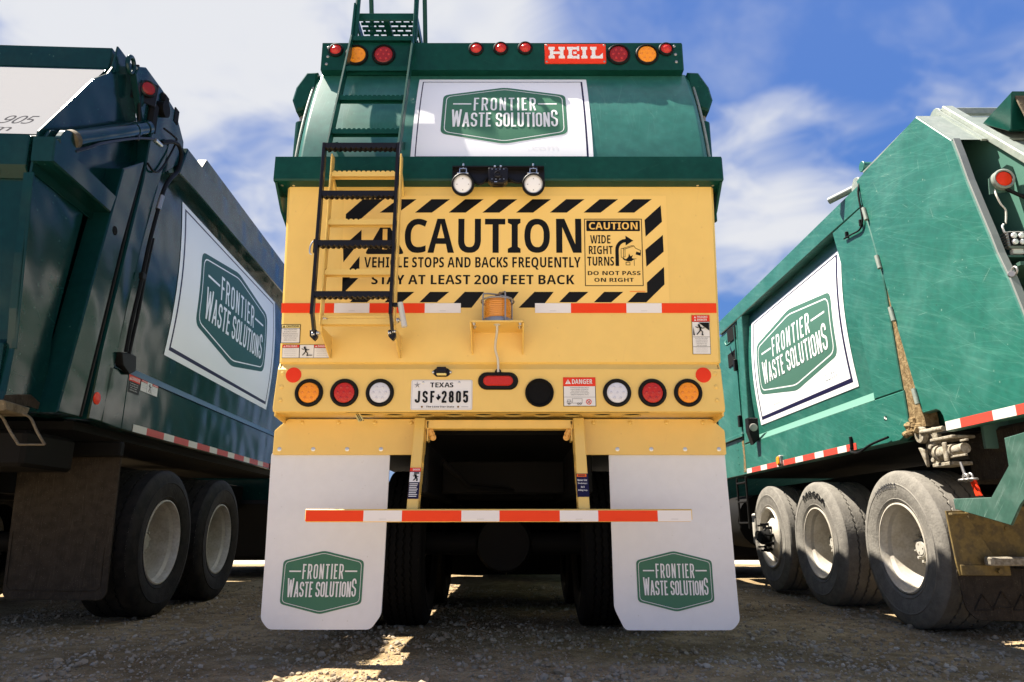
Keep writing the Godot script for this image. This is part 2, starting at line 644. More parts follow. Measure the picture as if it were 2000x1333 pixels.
# two or three linear colours mixed by noise; returns an sRGB picture
func mottled(sd: int, c0: Color, c1: Color, c2: Color, f0: float, f1: float, lo: float, hi: float, spots: float, size := 512, grain := .14) -> Image:
	var a := fbm(sd, f0, 5, size)
	var b := fbm(sd + 7, f1, 3, size)
	var d := PackedByteArray()
	d.resize(size * size * 3)
	var ramp := []
	for i in 256:
		ramp.append(smoothstep(lo, hi, i / 255.0))
	for i in size * size:
		var t: float = ramp[a[i]]
		var s := b[i] / 255.0
		var k := clampf((s - (1.0 - spots)) * 9.0, 0.0, 1.0)
		var g := 0.965 + grain * (s - 0.5)
		d[i * 3] = int(255.0 * clampf(lerpf(lerpf(c0.r, c1.r, t) * g, c2.r, k), 0, 1))
		d[i * 3 + 1] = int(255.0 * clampf(lerpf(lerpf(c0.g, c1.g, t) * g, c2.g, k), 0, 1))
		d[i * 3 + 2] = int(255.0 * clampf(lerpf(lerpf(c0.b, c1.b, t) * g, c2.b, k), 0, 1))
	return Image.create_from_data(size, size, false, Image.FORMAT_RGB8, d)

func blend_px(im: Image, x: int, y: int, c: Color, a: float) -> void:
	var s := im.get_width()
	x = posmod(x, s); y = posmod(y, s)
	im.set_pixel(x, y, im.get_pixel(x, y).lerp(c, a))

func scratches(im: Image, sd: int, count: int, ang: float, spread: float, lmin: float, lmax: float, c: Color, amin: float, amax: float) -> void:
	var r := RandomNumberGenerator.new()
	r.seed = sd
	var s := im.get_width()
	for i in count:
		var x := r.randf() * s
		var y := r.randf() * s
		var an := ang + r.randfn() * spread
		var len := r.randf_range(lmin, lmax)
		var al := r.randf_range(amin, amax)
		var dx := cos(an)
		var dy := sin(an)
		var w := r.randf_range(-0.002, 0.002)
		for k in int(len):
			an += w
			x += cos(an); y += sin(an)
			var e := 1.0 - absf(k / len * 2.0 - 1.0)
			blend_px(im, int(x), int(y), c, al * minf(1.0, e * 2.0))

func specks(im: Image, sd: int, count: int, rmin: float, rmax: float, c: Color, al: float, stretch := 1.0) -> void:
	var r := RandomNumberGenerator.new()
	r.seed = sd
	var s := im.get_width()
	for i in count:
		var x := r.randf() * s
		var y := r.randf() * s
		var q := r.randf_range(rmin, rmax)
		var a := al * r.randf_range(0.4, 1.0)
		var R := int(ceil(q * stretch))
		for dy in range(-R, R + 1):
			for dx in range(-int(ceil(q)), int(ceil(q)) + 1):
				if dx * dx + dy * dy / (stretch * stretch) <= q * q + 0.2:
					blend_px(im, int(x) + dx, int(y) + dy, c, a)

func noise_normal(sd: int, freq: float, strength: float, oct := 3, size := 512) -> ImageTexture:
	var d := fbm(sd, freq, oct, size)
	var im := Image.create_from_data(size, size, false, Image.FORMAT_L8, d)
	im.convert(Image.FORMAT_RGB8)
	im.bump_map_to_normal_map(strength)
	return tex(im)

# broad faint brush-like streaks
func strokes(im: Image, sd: int, count: int, ang: float, spread: float, lmin: float, lmax: float, wmax: int, c: Color, amax: float) -> void:
	var r := RandomNumberGenerator.new()
	r.seed = sd
	var s := im.get_width()
	for i in count:
		var x := r.randf() * s
		var y := r.randf() * s
		var an := ang + r.randfn() * spread
		var l := r.randf_range(lmin, lmax)
		var al := amax * r.randf_range(.3, 1.0)
		var wd := r.randi_range(1, wmax)
		var dx := cos(an)
		var dy := sin(an)
		for k in int(l):
			var e := minf(1.0, (1.0 - absf(k / l * 2.0 - 1.0)) * 1.6)
			for w in wd:
				blend_px(im, int(x + dx * k - dy * w), int(y + dy * k + dx * w), c, al * e)

func srgb(r: float, g: float, b: float) -> Color:
	return Color(r, g, b).linear_to_srgb()

func mat(key: String, c: Color, rough: float, metal := 0.0, spec := 0.5) -> StandardMaterial3D:      # c is a linear colour
	var m := StandardMaterial3D.new()
	m.resource_name = key
	m.albedo_color = c.linear_to_srgb()
	m.roughness = rough
	m.metallic = metal
	m.metallic_specular = spec
	M[key] = m
	return m

func tri_tex(m: StandardMaterial3D, t: Texture2D, metres: float, nrm: Texture2D = null, ns := 1.0) -> void:
	if t: m.albedo_texture = t
	m.uv1_triplanar = true
	m.uv1_triplanar_sharpness = 4.0
	m.uv1_scale = Vector3.ONE / metres
	if nrm:
		m.normal_enabled = true
		m.normal_texture = nrm
		m.normal_scale = ns

func materials() -> void:
	var wavy := noise_normal(3, 0.006, 14.0, 2)
	var orange := noise_normal(5, 0.05, 3.0, 3)
	# yellow tailgate paint
	var im := mottled(11, srgb(.85, .575, .150), srgb(.845, .568, .148), srgb(.82, .55, .16), .006, .03, .3, .8, .03, 512, .02)
	scratches(im, 4, 60, 1.57, .25, 10, 60, srgb(.66, .40, .14), .05, .2)
	specks(im, 9, 160, .5, 1.1, srgb(.45, .26, .07), .25)
	var m := mat("yellow", Color.WHITE, .34)
	tri_tex(m, tex(im), 1.6, wavy, .05)
	m = mat("yellow_shade", Color(.76, .40, .075), .4)
	# clean dark green of the middle truck
	im = mottled(21, srgb(.0035, .047, .034), srgb(.005, .055, .041), srgb(.014, .070, .054), .006, .05, .3, .8, .08)
	specks(im, 22, 220, .5, 1.0, srgb(.16, .22, .18), .35)
	scratches(im, 23, 40, 0.1, .3, 8, 40, srgb(.05, .11, .09), .1, .3)
	m = mat("green_dark", Color.WHITE, .33, 0, .3)
	tri_tex(m, tex(im), 1.5, wavy, .06)
	# hopper cover: same paint, dusty, with rain runs
	im = mottled(31, srgb(.026, .138, .106), srgb(.034, .155, .122), srgb(.065, .19, .155), .008, .04, .3, .8, .10)
	scratches(im, 33, 130, 1.57, .10, 30, 190, srgb(.17, .27, .22), .04, .20)
	scratches(im, 34, 26, 1.45, .25, 30, 120, srgb(.26, .36, .31), .10, .35)
	specks(im, 35, 130, .7, 2.6, srgb(.17, .28, .23), .25)
	m = mat("green_cover", Color.WHITE, .32)
	tri_tex(m, tex(im), 1.4, wavy, .07)
	# sun-faded green of the right truck, rubbed and scratched
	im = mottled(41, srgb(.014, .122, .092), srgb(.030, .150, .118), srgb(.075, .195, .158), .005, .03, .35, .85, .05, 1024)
	strokes(im, 48, 420, -.40, .07, 120, 520, 7, srgb(.20, .36, .285), .12)
	strokes(im, 49, 240, -.40, .09, 100, 420, 8, srgb(.008, .115, .075), .14)
	scratches(im, 43, 900, -.42, .08, 80, 460, srgb(.24, .38, .31), .05, .26)
	scratches(im, 44, 260, -.36, .16, 40, 300, srgb(.006, .10, .07), .05, .22)
	scratches(im, 45, 50, -.6, .9, 10, 60, srgb(.42, .42, .34), .25, .6)
	specks(im, 46, 180, .6, 2.4, srgb(.45, .42, .33), .55)
	specks(im, 47, 70, .5, 1.2, srgb(.02, .02, .02), .8)
	m = mat("green_faded", Color.WHITE, .42)
	tri_tex(m, tex(im), 2.6, wavy, .08)
	# deep glossy green of the left truck
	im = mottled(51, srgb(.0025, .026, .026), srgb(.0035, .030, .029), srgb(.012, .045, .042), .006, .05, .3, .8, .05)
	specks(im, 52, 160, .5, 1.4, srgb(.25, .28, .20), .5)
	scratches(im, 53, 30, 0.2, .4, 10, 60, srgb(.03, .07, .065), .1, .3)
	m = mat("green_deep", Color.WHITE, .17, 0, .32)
	m.clearcoat_enabled = true
	m.clearcoat = .12
	m.clearcoat_roughness = .08
	tri_tex(m, tex(im), 1.7, wavy, .22)
	mat("worn_edge", Color(.17, .19, .18), .55)
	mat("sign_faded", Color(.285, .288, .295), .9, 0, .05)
	m = mat("green_worn", Color.WHITE, .5)
	im = mottled(141, srgb(.035, .095, .072), srgb(.06, .125, .10), srgb(.14, .20, .17), .01, .05, .3, .8, .08)
	scratches(im, 142, 160, .9, .12, 20, 130, srgb(.34, .40, .36), .2, .7)
	tri_tex(m, tex(im), .9)
	im = mottled(145, srgb(.21, .150, .055), srgb(.14, .105, .05), srgb(.28, .22, .13), .012, .05, .3, .75, .16)
	scratches(im, 146, 60, 1.2, .3, 10, 80, srgb(.3, .25, .16), .1, .4)
	m = mat("hanger_olive", Color.WHITE, .7, 0, .3)
	tri_tex(m, tex(im), .6, orange, .3)
	mat("tyre_black", Color(.008, .0075, .007), .8, 0, .2)
	mat("wall_green", Color(.055, .15, .115), .5)
	m = mat("pale_gravel", Color.WHITE, .95, 0, .15)
	tri_tex(m, tex(mottled(136, srgb(.52, .475, .40), srgb(.44, .395, .32), srgb(.58, .54, .47), .012, .07, .3, .75, .22)), 3.1, noise_normal(137, .06, 6.0, 4), .8)
	m.uv1_world_triplanar = true
	mat("ink_slate", Color(.07, .07, .075), 1.0, 0, .0)
	mat("green_back", Color(.05, .11, .085), .5)
	m = mat("pale_green", Color(.40, .44, .40), .5)
	im = mottled(61, srgb(.21, .25, .22), srgb(.27, .30, .265), srgb(.14, .19, .16), .01, .05, .3, .8, .1)
	scratches(im, 62, 90, .3, .5, 10, 80, srgb(.2, .24, .2), .1, .3)
	tri_tex(m, tex(im), 1.2); m.albedo_color = Color.WHITE
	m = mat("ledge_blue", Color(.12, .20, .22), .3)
	# rubber, metal and dirt
	mat("rubber", Color(.008, .008, .008), .5, 0, .25)
	mat("black_paint", Color(.010, .009, .010), .28, 0, .35)
	mat("black_dull", Color(.006, .006, .006), .85, 0, .25)
	mat("chassis", Color(.006, .0055, .005), .7, 0, .25)
	mat("zinc", Color(.62, .62, .60), .3, .9)
	mat("steel", Color(.33, .32, .31), .45, .7)
	mat("handle_grip", Color(.55, .53, .47), .5)
	im = mottled(71, srgb(.26, .19, .10), srgb(.16, .11, .055), srgb(.40, .33, .22), .02, .07, .3, .75, .16)
	m = mat("dirt", Color.WHITE, .95, 0, .2)
	tri_tex(m, tex(im), .5, orange, 1.0)
	im = mottled(75, srgb(.34, .31, .25), srgb(.22, .19, .14), srgb(.10, .075, .05), .02, .06, .3, .75, .2)
	m = mat("dusty_metal", Color.WHITE, .85, 0, .3)
	tri_tex(m, tex(im), .35, orange, .6)
	im = mottled(81, srgb(.042, .033, .024), srgb(.028, .022, .016), srgb(.09, .072, .05), .02, .16, .2, .9, .05)
	strokes(im, 84, 70, 1.57, .05, 60, 260, 5, srgb(.012, .010, .008), .35)
	strokes(im, 85, 60, 1.57, .06, 40, 200, 3, srgb(.10, .08, .055), .3)
	specks(im, 82, 1500, .4, 1.2, srgb(.26, .22, .17), .5)
	scratches(im, 83, 60, 1.57, .1, 20, 110, srgb(.25, .20, .14), .1, .4)
	m = mat("flap_dirty", Color.WHITE, .8, 0, .3)
	tri_tex(m, tex(im), .8, orange, .7)
	im = mottled(91, srgb(.14, .115, .075), srgb(.085, .066, .04), srgb(.26, .21, .14), .015, .05, .3, .75, .2)
	scratches(im, 92, 70, 1.5, .3, 10, 80, srgb(.2, .17, .11), .1, .4)
	m = mat("flap_brown", Color.WHITE, .7, 0, .3)
	tri_tex(m, tex(im), .7, orange, .4)
	im = mottled(95, srgb(.76, .76, .765), srgb(.745, .748, .757), srgb(.70, .70, .70), .004, .03, .3, .8, .02, 512, .02)
	specks(im, 96, 60, .5, 1.3, srgb(.4, .38, .33), .4)
	scratches(im, 97, 40, 1.57, .5, 8, 70, srgb(.6, .59, .50), .08, .25)
	m = mat("white_flap", Color.WHITE, .42)
	tri_tex(m, tex(im), 1.1, wavy, .05)
	im = mottled(101, srgb(.215, .203, .18), srgb(.175, .165, .147), srgb(.28, .265, .24), .012, .06, .3, .8, .06)
	scratches(im, 102, 200, 0.2, 1.5, 8, 50, srgb(.36, .34, .3), .05, .25)
	m = mat("tyre_dusty", Color.WHITE, .9, 0, .25)
	tri_tex(m, tex(im), .6, orange, .4)
	im = mottled(105, srgb(.022, .020, .018), srgb(.012, .0115, .011), srgb(.06, .055, .046), .012, .06, .3, .75, .12)
	scratches(im, 106, 120, 0.2, 1.5, 8, 50, srgb(.1, .09, .08), .05, .3)
	m = mat("tyre_dark", Color.WHITE, .7, 0, .3)
	tri_tex(m, tex(im), .6, orange, .4)
	im = mottled(111, srgb(.52, .49, .43), srgb(.44, .40, .33), srgb(.24, .19, .13), .01, .05, .3, .8, .12)
	scratches(im, 112, 60, 1.5, .6, 10, 60, srgb(.28, .22, .15), .1, .4)
	m = mat("rim_cream", Color.WHITE, .45)
	tri_tex(m, tex(im), .6)
	mat("hub_pale", Color(.40, .38, .33), .6)
	# lamps
	var cell := fbm(121, .06, 1, 256, FastNoiseLite.TYPE_CELLULAR)
	var cim := Image.create_from_data(256, 256, false, Image.FORMAT_L8, cell)
	cim.convert(Image.FORMAT_RGB8)
	var bump: Image = cim.duplicate()
	bump.bump_map_to_normal_map(5.0)
	for q in [["lens_red", Color(.50, .022, .012)], ["lens_amber", Color(.86, .28, .012)], ["lens_clear", Color(.66, .66, .70)], ["lens_dark_red", Color(.26, .012, .01)]]:
		m = mat(q[0], q[1], .16)
		m.clearcoat_enabled = true
		m.clearcoat = .2
		m.metallic_specular = .35
		tri_tex(m, null, .16, tex(bump), .35)
	for q in [["led_red", Color(.43, .018, .010)], ["led_amber", Color(.76, .23, .010)], ["led_clear", Color(.58, .58, .63)], ["led_white", Color(.80, .80, .76)]]:
		mat(q[0], q[1], .25)
	mat("lens_white", Color(.80, .80, .79), .2)
	m = mat("beacon_amber", Color(.62, .23, .02), .16)
	mat("reflector_red", Color(.76, .045, .015), .25, 0, .25)
	# inks and sheets
	mat("tape_red", Color(.80, .055, .012), .3, 0, .25)
	mat("tape_white", Color(.74, .72, .71), .32, 0, .25)
	mat("tape_red_old", Color(.52, .055, .035), .45)
	mat("tape_white_old", Color(.62, .60, .54), .5)
	mat("ink_black", Color(.006, .006, .006), .4, 0, .25)
	mat("ink_brown", Color(.16, .09, .02), .5, 0, .25)
	mat("ink_grey", Color(.40, .40, .40), .5, 0, .25)
	mat("ink_faint", Color(.765, .77, .785), .5, 0, .25)
	mat("ink_navy", Color(.012, .010, .045), .4, 0, .25)
	mat("ink_yellow", Color(.80, .50, .13), .4, 0, .25)
	mat("ink_orange", Color(.85, .16, .02), .4, 0, .25)
	mat("label_red", Color(.72, .045, .02), .4, 0, .25)
	mat("label_white", Color(.72, .71, .68), .4, 0, .25)
	mat("label_cream", Color(.80, .66, .24), .4)
	mat("plate_white", Color(.74, .73, .72), .35)
	mat("decal_yellow", Color(.835, .558, .150), .36)
	m = mat("sign_white", Color(.84, .845, .86), .28)
	mat("logo_green", Color(.055, .160, .100), .4, 0, .25)
	mat("logo_teal", Color(.022, .090, .078), .4, 0, .25)
	mat("logo_pale", Color(.062, .150, .112), .4, 0, .25)
	mat("logo_white", Color(.72, .73, .73), .4, 0, .25)
	mat("badge_red", Color(.74, .045, .018), .3, 0, .25)
	mat("badge_white", Color(.76, .75, .74), .35)
	mat("stain", Color(.42, .36, .26), .9)
	mat("smear", Color(.06, .175, .135), .6)
	# ground
	im = mottled(131, srgb(.40, .305, .180), srgb(.29, .215, .122), srgb(.47, .385, .26), .012, .07, .3, .75, .22, 1024)
	specks(im, 132, 5200, .5, 2.0, srgb(.42, .39, .34), .55)
	specks(im, 133, 3600, .5, 1.8, srgb(.11, .085, .06), .55)
	m = mat("ground", Color.WHITE, .95, 0, .15)
	tri_tex(m, tex(im), 1.9, noise_normal(134, .06, 9.0, 5, 1024), 1.0)
	m.uv1_world_triplanar = true
	m.vertex_color_use_as_albedo = true
	m = mat("stone", Color.WHITE, .9, 0, .2)
	m.vertex_color_use_as_albedo = true

# ---------------------------------------------------------------- sky
func sky_picture() -> ImageTexture:
	var w := 2560
	var h := 1280
	var n := FastNoiseLite.new()
	n.seed = 17
	n.noise_type = FastNoiseLite.TYPE_SIMPLEX_SMOOTH
	n.frequency = 1.0
	n.fractal_type = FastNoiseLite.FRACTAL_FBM
	n.fractal_octaves = 6
	n.fractal_gain = .58
	var n2: FastNoiseLite = n.duplicate()
	n2.seed = 51
	n2.fractal_octaves = 3
	# where the photograph has cloud banks (+) and open blue (-): direction, reach, strength
	var spots := [
		[Vector3(-.41, .56, -.71), .26, .50], [Vector3(-.27, .63, -.73), .22, .40], [Vector3(-.60, .60, -.54), .2, -.05],
		[Vector3(-.271, .466, -.842), .20, .16], [Vector3(.006, .644, -.765), .10, .55], [Vector3(-.07, .645, -.76), .10, .30],
		[Vector3(.294, .585, -.756), .2, -.30], [Vector3(.474, .536, -.7), .24, -.26], [Vector3(.155, .63, -.76), .12, -.16],
		[Vector3(.290, .445, -.845), .12, .75], [Vector3(.355, .465, -.81), .10, .35], [Vector3(.324, .37, -.87), .08, .16],
		[Vector3(.285, .297, -.911), .11, -.40], [Vector3(-.34, .54, -.77), .1, .1]]
	var d := PackedFloat32Array()
	d.resize(w * h * 3)
	var half := h / 2 + 4
	for j in h:
		var th := PI * (j + .5) / h
		var y := cos(th)
		var rr := sin(th)
		for i in w:
			var k := (j * w + i) * 3
			if j > half:
				d[k] = .20; d[k + 1] = .19; d[k + 2] = .17
				continue
			var ph := TAU * (i + .5) / w
			var v := Vector3(sin(ph) * rr, y, -cos(ph) * rr)
			var e := maxf(y, 0.0)
			var q := Vector3(v.x, 0, v.z) / (e + .30) * 1.5
			var wx := n2.get_noise_3d(q.x * 1.2, q.z * 1.2, 3.0)
			var f := n.get_noise_3d(q.x * 1.5 + wx * .35, q.z * 1.8 + wx * .25, 0.5)
			var cover := -.02 + .30 * n2.get_noise_3d(q.x * .5, q.z * .5, 9.0)
			for s in spots:
				var a: float = 1.0 - v.dot(s[0])
				var r2: float = s[1] * s[1] * .5
				if a < r2 * 5.0: cover += s[2] * exp(-a / r2)
			var c := smoothstep(-.22, .70, f * .95 + cover)
			var ci := n.get_noise_3d(q.x * .7 + q.z * 1.4, q.z * .5 - q.x * .9, 7.0 + wx * .5)
			c = maxf(c, .30 * smoothstep(-.15, .6, ci + .35 * wx))
			c = c * (1.0 - .12 * smoothstep(.2, .7, n2.get_noise_3d(q.x * 3.0, q.z * 3.0, 1.0)))
			var hz := pow(1.0 - e, 5.0)
			var t := smoothstep(.15, .75, e)
			var b := Color(.055, .215, .66).lerp(Color(.125, .245, .64), t).lerp(Color(.38, .52, .72), hz)
			var cl := Color(.80, .815, .86)
			var ex := 1.0 / 3.4
			d[k] = lerpf(b.r, cl.r, c) * ex; d[k + 1] = lerpf(b.g, cl.g, c) * ex; d[k + 2] = lerpf(b.b, cl.b, c) * ex
	return ImageTexture.create_from_image(Image.create_from_data(w, h, false, Image.FORMAT_RGBF, d.to_byte_array()))

# ---------------------------------------------------------------- ground
func ground_y(n: FastNoiseLite, x: float, z: float) -> float:
	var f := clampf(minf(7.5 - absf(x), minf(z + 9.5, 2.4 - z)) / 1.0, 0.0, 1.0)
	return lerpf(-.03, n.get_noise_2d(x, z) * .022 + n.get_noise_2d(x * 6.0, z * 6.0) * .007, f)

func build_ground() -> void:
	var n := FastNoiseLite.new()
	n.seed = 5
	n.frequency = .55
	n.fractal_octaves = 4
	var g := G.new()
	var st := .05
	var nx := int(15.0 / st)
	var nz := int(12.0 / st)
	var hs := PackedFloat32Array()
	for j in nz + 1:
		for i in nx + 1:
			hs.append(ground_y(n, -7.5 + i * st, -9.6 + j * st))
	var idx := PackedInt32Array()
	var tint := PackedColorArray()
	for j in nz + 1:
		for i in nx + 1:
			var k := j * (nx + 1) + i
			g.v.append(Vector3(-7.5 + i * st, hs[k], -9.6 + j * st))
			var l := hs[k - 1] if i > 0 else hs[k]
			var r := hs[k + 1] if i < nx else hs[k]
			var u := hs[k - nx - 1] if j > 0 else hs[k]
			var o := hs[k + nx + 1] if j < nz else hs[k]
			g.n.append(Vector3(l - r, st * 2.0, u - o).normalized())
			var px := -7.5 + i * st
			var pz := -9.6 + j * st
			var tn := .92 + .55 * n.get_noise_2d(px * .9 + 90.0, pz * .9) + .35 * n.get_noise_2d(px * 3.0, pz * 3.0 + 40.0)
			tn = clampf(tn, .55, 1.35)
			tint.append(Color(tn, tn * lerpf(.96, 1.0, clampf(tn - .5, 0, 1)), tn * lerpf(.88, 1.0, clampf(tn - .4, 0, 1))))
			if i < nx and j < nz:
				idx.append_array([k, k + 1, k + nx + 1, k + 1, k + nx + 2, k + nx + 1])
	var a := g.arrays()
	a[Mesh.ARRAY_INDEX] = idx
	a[Mesh.ARRAY_COLOR] = tint
	var am := ArrayMesh.new()
	am.add_surface_from_arrays(Mesh.PRIMITIVE_TRIANGLES, a)
	var o := inst(self, "ground", am, "ground")
	o.set_meta("kind", "structure")
	tag(o, "brown gravel yard with loose stones under the trucks", "ground")
	var far := G.new()
	for q in [[-400, -400, 400, -9.55], [-400, 2.35, 400, 400], [-400, -9.55, -7.45, 2.35], [7.45, -9.55, 400, 2.35]]:
		far.quad(Vector3(q[0], -.034, q[1]), Vector3(q[2], -.034, q[1]), Vector3(q[2], -.034, q[3]), Vector3(q[0], -.034, q[3]), Vector3.UP)
	o = part(self, "terrain", far, "pale_gravel")
	o.set_meta("kind", "structure")
	tag(o, "open gravel ground running on to the horizon", "ground")
	# loose gravel
	var r := RandomNumberGenerator.new()
	r.seed = 77
	for vnt in 3:
		var sg := G.new()
		var pts := []
		var ico := IcosphereLike()
		for p in ico[0]:
			pts.append(p * r.randf_range(.72, 1.15) * Vector3(1.0, r.randf_range(.6, .85), r.randf_range(.75, 1.1)))
		for f in ico[1]:
			var c: Vector3 = pts[f[0]] + pts[f[1]] + pts[f[2]]
			sg.tri(pts[f[0]], pts[f[1]], pts[f[2]], c)
		var mm := MultiMesh.new()
		mm.transform_format = MultiMesh.TRANSFORM_3D
		mm.use_colors = true
		mm.mesh = sg.mesh()
		var cnt := 9000
		mm.instance_count = cnt
		for i in cnt:
			var z := .75 - 5.4 * pow(r.randf(), 1.7)
			var x := r.randf_range(-1.0, 1.0) * (3.0 + absf(z) * .3)
			var cl := n.get_noise_2d(x * 2.2 + 40.0, z * 2.2)
			var s := .0026 + .0052 * r.randf() + .013 * pow(r.randf(), 6.0) + .018 * pow(r.randf(), 26.0)
			if cl < -.05: s *= .6
			var b := Basis.from_euler(Vector3(r.randf_range(-.5, .5), r.randf() * TAU, r.randf_range(-.5, .5))).scaled(Vector3.ONE * s)
			mm.set_instance_transform(i, Transform3D(b, Vector3(x, ground_y(n, x, z) + s * .25, z)))
			var t := r.randf()
			var c := Color(.32, .245, .155).lerp(Color(.48, .42, .33), t * t).lerp(Color(.14, .115, .085), .5 * r.randf())
			mm.set_instance_color(i, c)
		var mi := MultiMeshInstance3D.new()
		mi.name = numbered(self, "gravel")
		mi.multimesh = mm
		mi.material_override = M["stone"]
		add_child(mi)
		mi.set_meta("kind", "stuff")
		tag(mi, "loose grey and brown gravel scattered over the yard", "gravel", "loose gravel on the yard")

func IcosphereLike() -> Array:
	var t := (1.0 + sqrt(5.0)) / 2.0
	var p := []
	for q in [[-1, t, 0], [1, t, 0], [-1, -t, 0], [1, -t, 0], [0, -1, t], [0, 1, t], [0, -1, -t], [0, 1, -t], [t, 0, -1], [t, 0, 1], [-t, 0, -1], [-t, 0, 1]]:
		p.append(Vector3(q[0], q[1], q[2]).normalized())
	return [p, [[0, 11, 5], [0, 5, 1], [0, 1, 7], [0, 7, 10], [0, 10, 11], [1, 5, 9], [5, 11, 4], [11, 10, 2], [10, 7, 6], [7, 1, 8], [3, 9, 4], [3, 4, 2], [3, 2, 6], [3, 6, 8], [3, 8, 9], [4, 9, 5], [2, 4, 11], [6, 2, 10], [8, 6, 7], [9, 8, 1]]]

# ---------------------------------------------------------------- shared pieces
const SIDE := Basis(Vector3(0, 0, 1), Vector3(0, 1, 0), Vector3(1, 0, 0))       # a prism drawn in (z, y), growing along x

func side_at(x: float) -> Transform3D:
	return Transform3D(SIDE, Vector3(x, 0, 0))

func front_at(z: float) -> Transform3D:
	return Transform3D(Basis(), Vector3(0, 0, z))

func grommet(r: float, rl: float) -> G:
	var g := G.new()
	g.lathe(PackedVector2Array([Vector2(r, 0), Vector2(r, .008), Vector2(r - .004, .014), Vector2(r - .010, .016), Vector2(rl + .004, .013), Vector2(rl + .001, .005)]), Transform3D(), 40)
	return g

func lens_mesh(rl: float, dome: float) -> G:
	var g := G.new()
	var pr := PackedVector2Array([Vector2(rl, 0), Vector2(rl, .009)])
	for k in 5:
		var a := PI * .5 * (k + 1) / 5.0
		pr.append(Vector2(rl * cos(a), .009 + dome * sin(a)))
	g.lathe(pr, Transform3D(), 36)
	return g

func led_mesh(rl: float, z: float) -> G:
	var g := G.new()
	for k in 7:
		var c := Vector3.ZERO if k == 6 else Vector3(cos(TAU * k / 6.0), sin(TAU * k / 6.0), 0) * rl * .60
		g.disc(c + Vector3(0, 0, z), Vector3(0, 0, 1), rl * .17, .0025, 10, .003)
	return g

# round lamp facing along the z axis of t: the rubber ring is the part, lens and diodes are its sub-parts
func lamp(parent: Node, called: String, t: Transform3D, r: float, rl: float, lens: String, led := "", label := "") -> MeshInstance3D:
	var o := inst(parent, called, grommet(r, rl).mesh(), "rubber", t, label)
	inst(o, "lens", lens_mesh(rl, .006).mesh(), lens)
	if led:
		var l := inst(o, "diode_cluster", led_mesh(rl, .0105).mesh(), led)
		l.set_meta("kind", "stuff")
	return o

func bolt_mesh(r: float, h: float) -> ArrayMesh:
	var g := G.new()
	g.disc(Vector3.ZERO, Vector3(0, 0, 1), r * 1.5, h * .25, 14)
	g.lathe(PackedVector2Array([Vector2(r, h * .25), Vector2(r, h * .85), Vector2(r * .8, h), Vector2(0, h)]), Transform3D(), 6)
	return g.mesh()

func rivet_mesh(r: float, h: float) -> ArrayMesh:
	var g := G.new()
	g.disc(Vector3.ZERO, Vector3(0, 0, 1), r, h * .3, 12, h * .7)
	return g.mesh()

# tyre turned about z, outer side at +z
func tyre(R: float, rr: float, w: float, grooves := 3) -> G:
	var g := G.new()
	var tw := w * .40
	var pr := PackedVector2Array([Vector2(rr + .002, w * .40), Vector2(rr + .012, w * .455), Vector2(rr + .03, w * .475), Vector2(rr + .034, w * .468), Vector2(lerpf(rr, R, .42), w * .5), Vector2(lerpf(rr, R, .56), w * .500), Vector2(lerpf(rr, R, .575), w * .506), Vector2(lerpf(rr, R, .60), w * .506), Vector2(lerpf(rr, R, .615), w * .494), Vector2(lerpf(rr, R, .66), w * .490), Vector2(lerpf(rr, R, .82), w * .475), Vector2(R - .022, w * .452), Vector2(R - .008, tw + .012), Vector2(R - .001, tw)])
	var rev := PackedVector2Array()
	for p in pr: rev.append(Vector2(p.x, -p.y))
	rev.reverse()
	g.lathe(rev, Transform3D(), 64)
	pr.reverse()
	g.lathe(pr, Transform3D(), 64)
	var seg := 240
	var cols := []
	for s in seg + 1:
		var a := TAU * s / seg
		var ph := s % 4
		var zig := absf(ph - 2.0) / 2.0 * 2.0 - 1.0
		var line := [[-tw, R - .001]]
		for k in grooves:
			var c := (float(k + 1) / (grooves + 1) * 2.0 - 1.0) * tw + zig * .0055 * (1 if k % 2 else -1)
			line.append_array([[c - .0065, R], [c - .005, R - .014], [c + .005, R - .014], [c + .0065, R]])
		line.append([tw, R - .001])
		var pts := PackedVector3Array()
		for q in line: pts.append(Vector3(cos(a) * q[1], sin(a) * q[1], q[0]))
		cols.append(pts)
	for s in seg:
		var a := TAU * (s + .5) / seg
		var out := Vector3(cos(a), sin(a), 0)
		for k in cols[s].size() - 1:
			var toward := out
			if k % 4 == 1: toward = out * .3 + Vector3(0, 0, 1)
			if k % 4 == 3: toward = out * .3 - Vector3(0, 0, 1)
			g.quad(cols[s][k], cols[s + 1][k], cols[s + 1][k + 1], cols[s][k + 1], toward)
	return g

func dish_rim(rr: float, w: float) -> G:      # deep dish as on a wide single tyre
	var g := G.new()
	g.lathe(PackedVector2Array([Vector2(rr + .001, w * .34), Vector2(rr + .006, w * .42), Vector2(rr + .004, w * .455), Vector2(rr - .006, w * .46), Vector2(rr - .012, w * .42), Vector2(rr - .014, w * .33), Vector2(rr - .030, w * .28), Vector2(rr - .036, w * .05), Vector2(rr - .044, -.02), Vector2(rr - .055, -.06), Vector2(rr - .085, -.075), Vector2(.135, -.07), Vector2(.125, -.065), Vector2(.105, -.060), Vector2(.0, -.060)]), Transform3D(), 56)
	return g

func hub_mesh() -> G:
	var g := G.new()
	g.lathe(PackedVector2Array([Vector2(.116, -.058), Vector2(.114, -.006), Vector2(.106, .004), Vector2(0, .004)]), Transform3D(), 32)
	return g

func hub_cap_mesh() -> G:
	var g := G.new()
	g.lathe(PackedVector2Array([Vector2(.064, .004), Vector2(.062, .050), Vector2(.056, .058), Vector2(.048, .059), Vector2(.046, .062), Vector2(0, .062)]), Transform3D(), 28)
	for k in 3: g.disc(Vector3(cos(k * TAU / 3) * .03, sin(k * TAU / 3) * .03, .062), Vector3(0, 0, 1), .006, .004, 8)
	return g

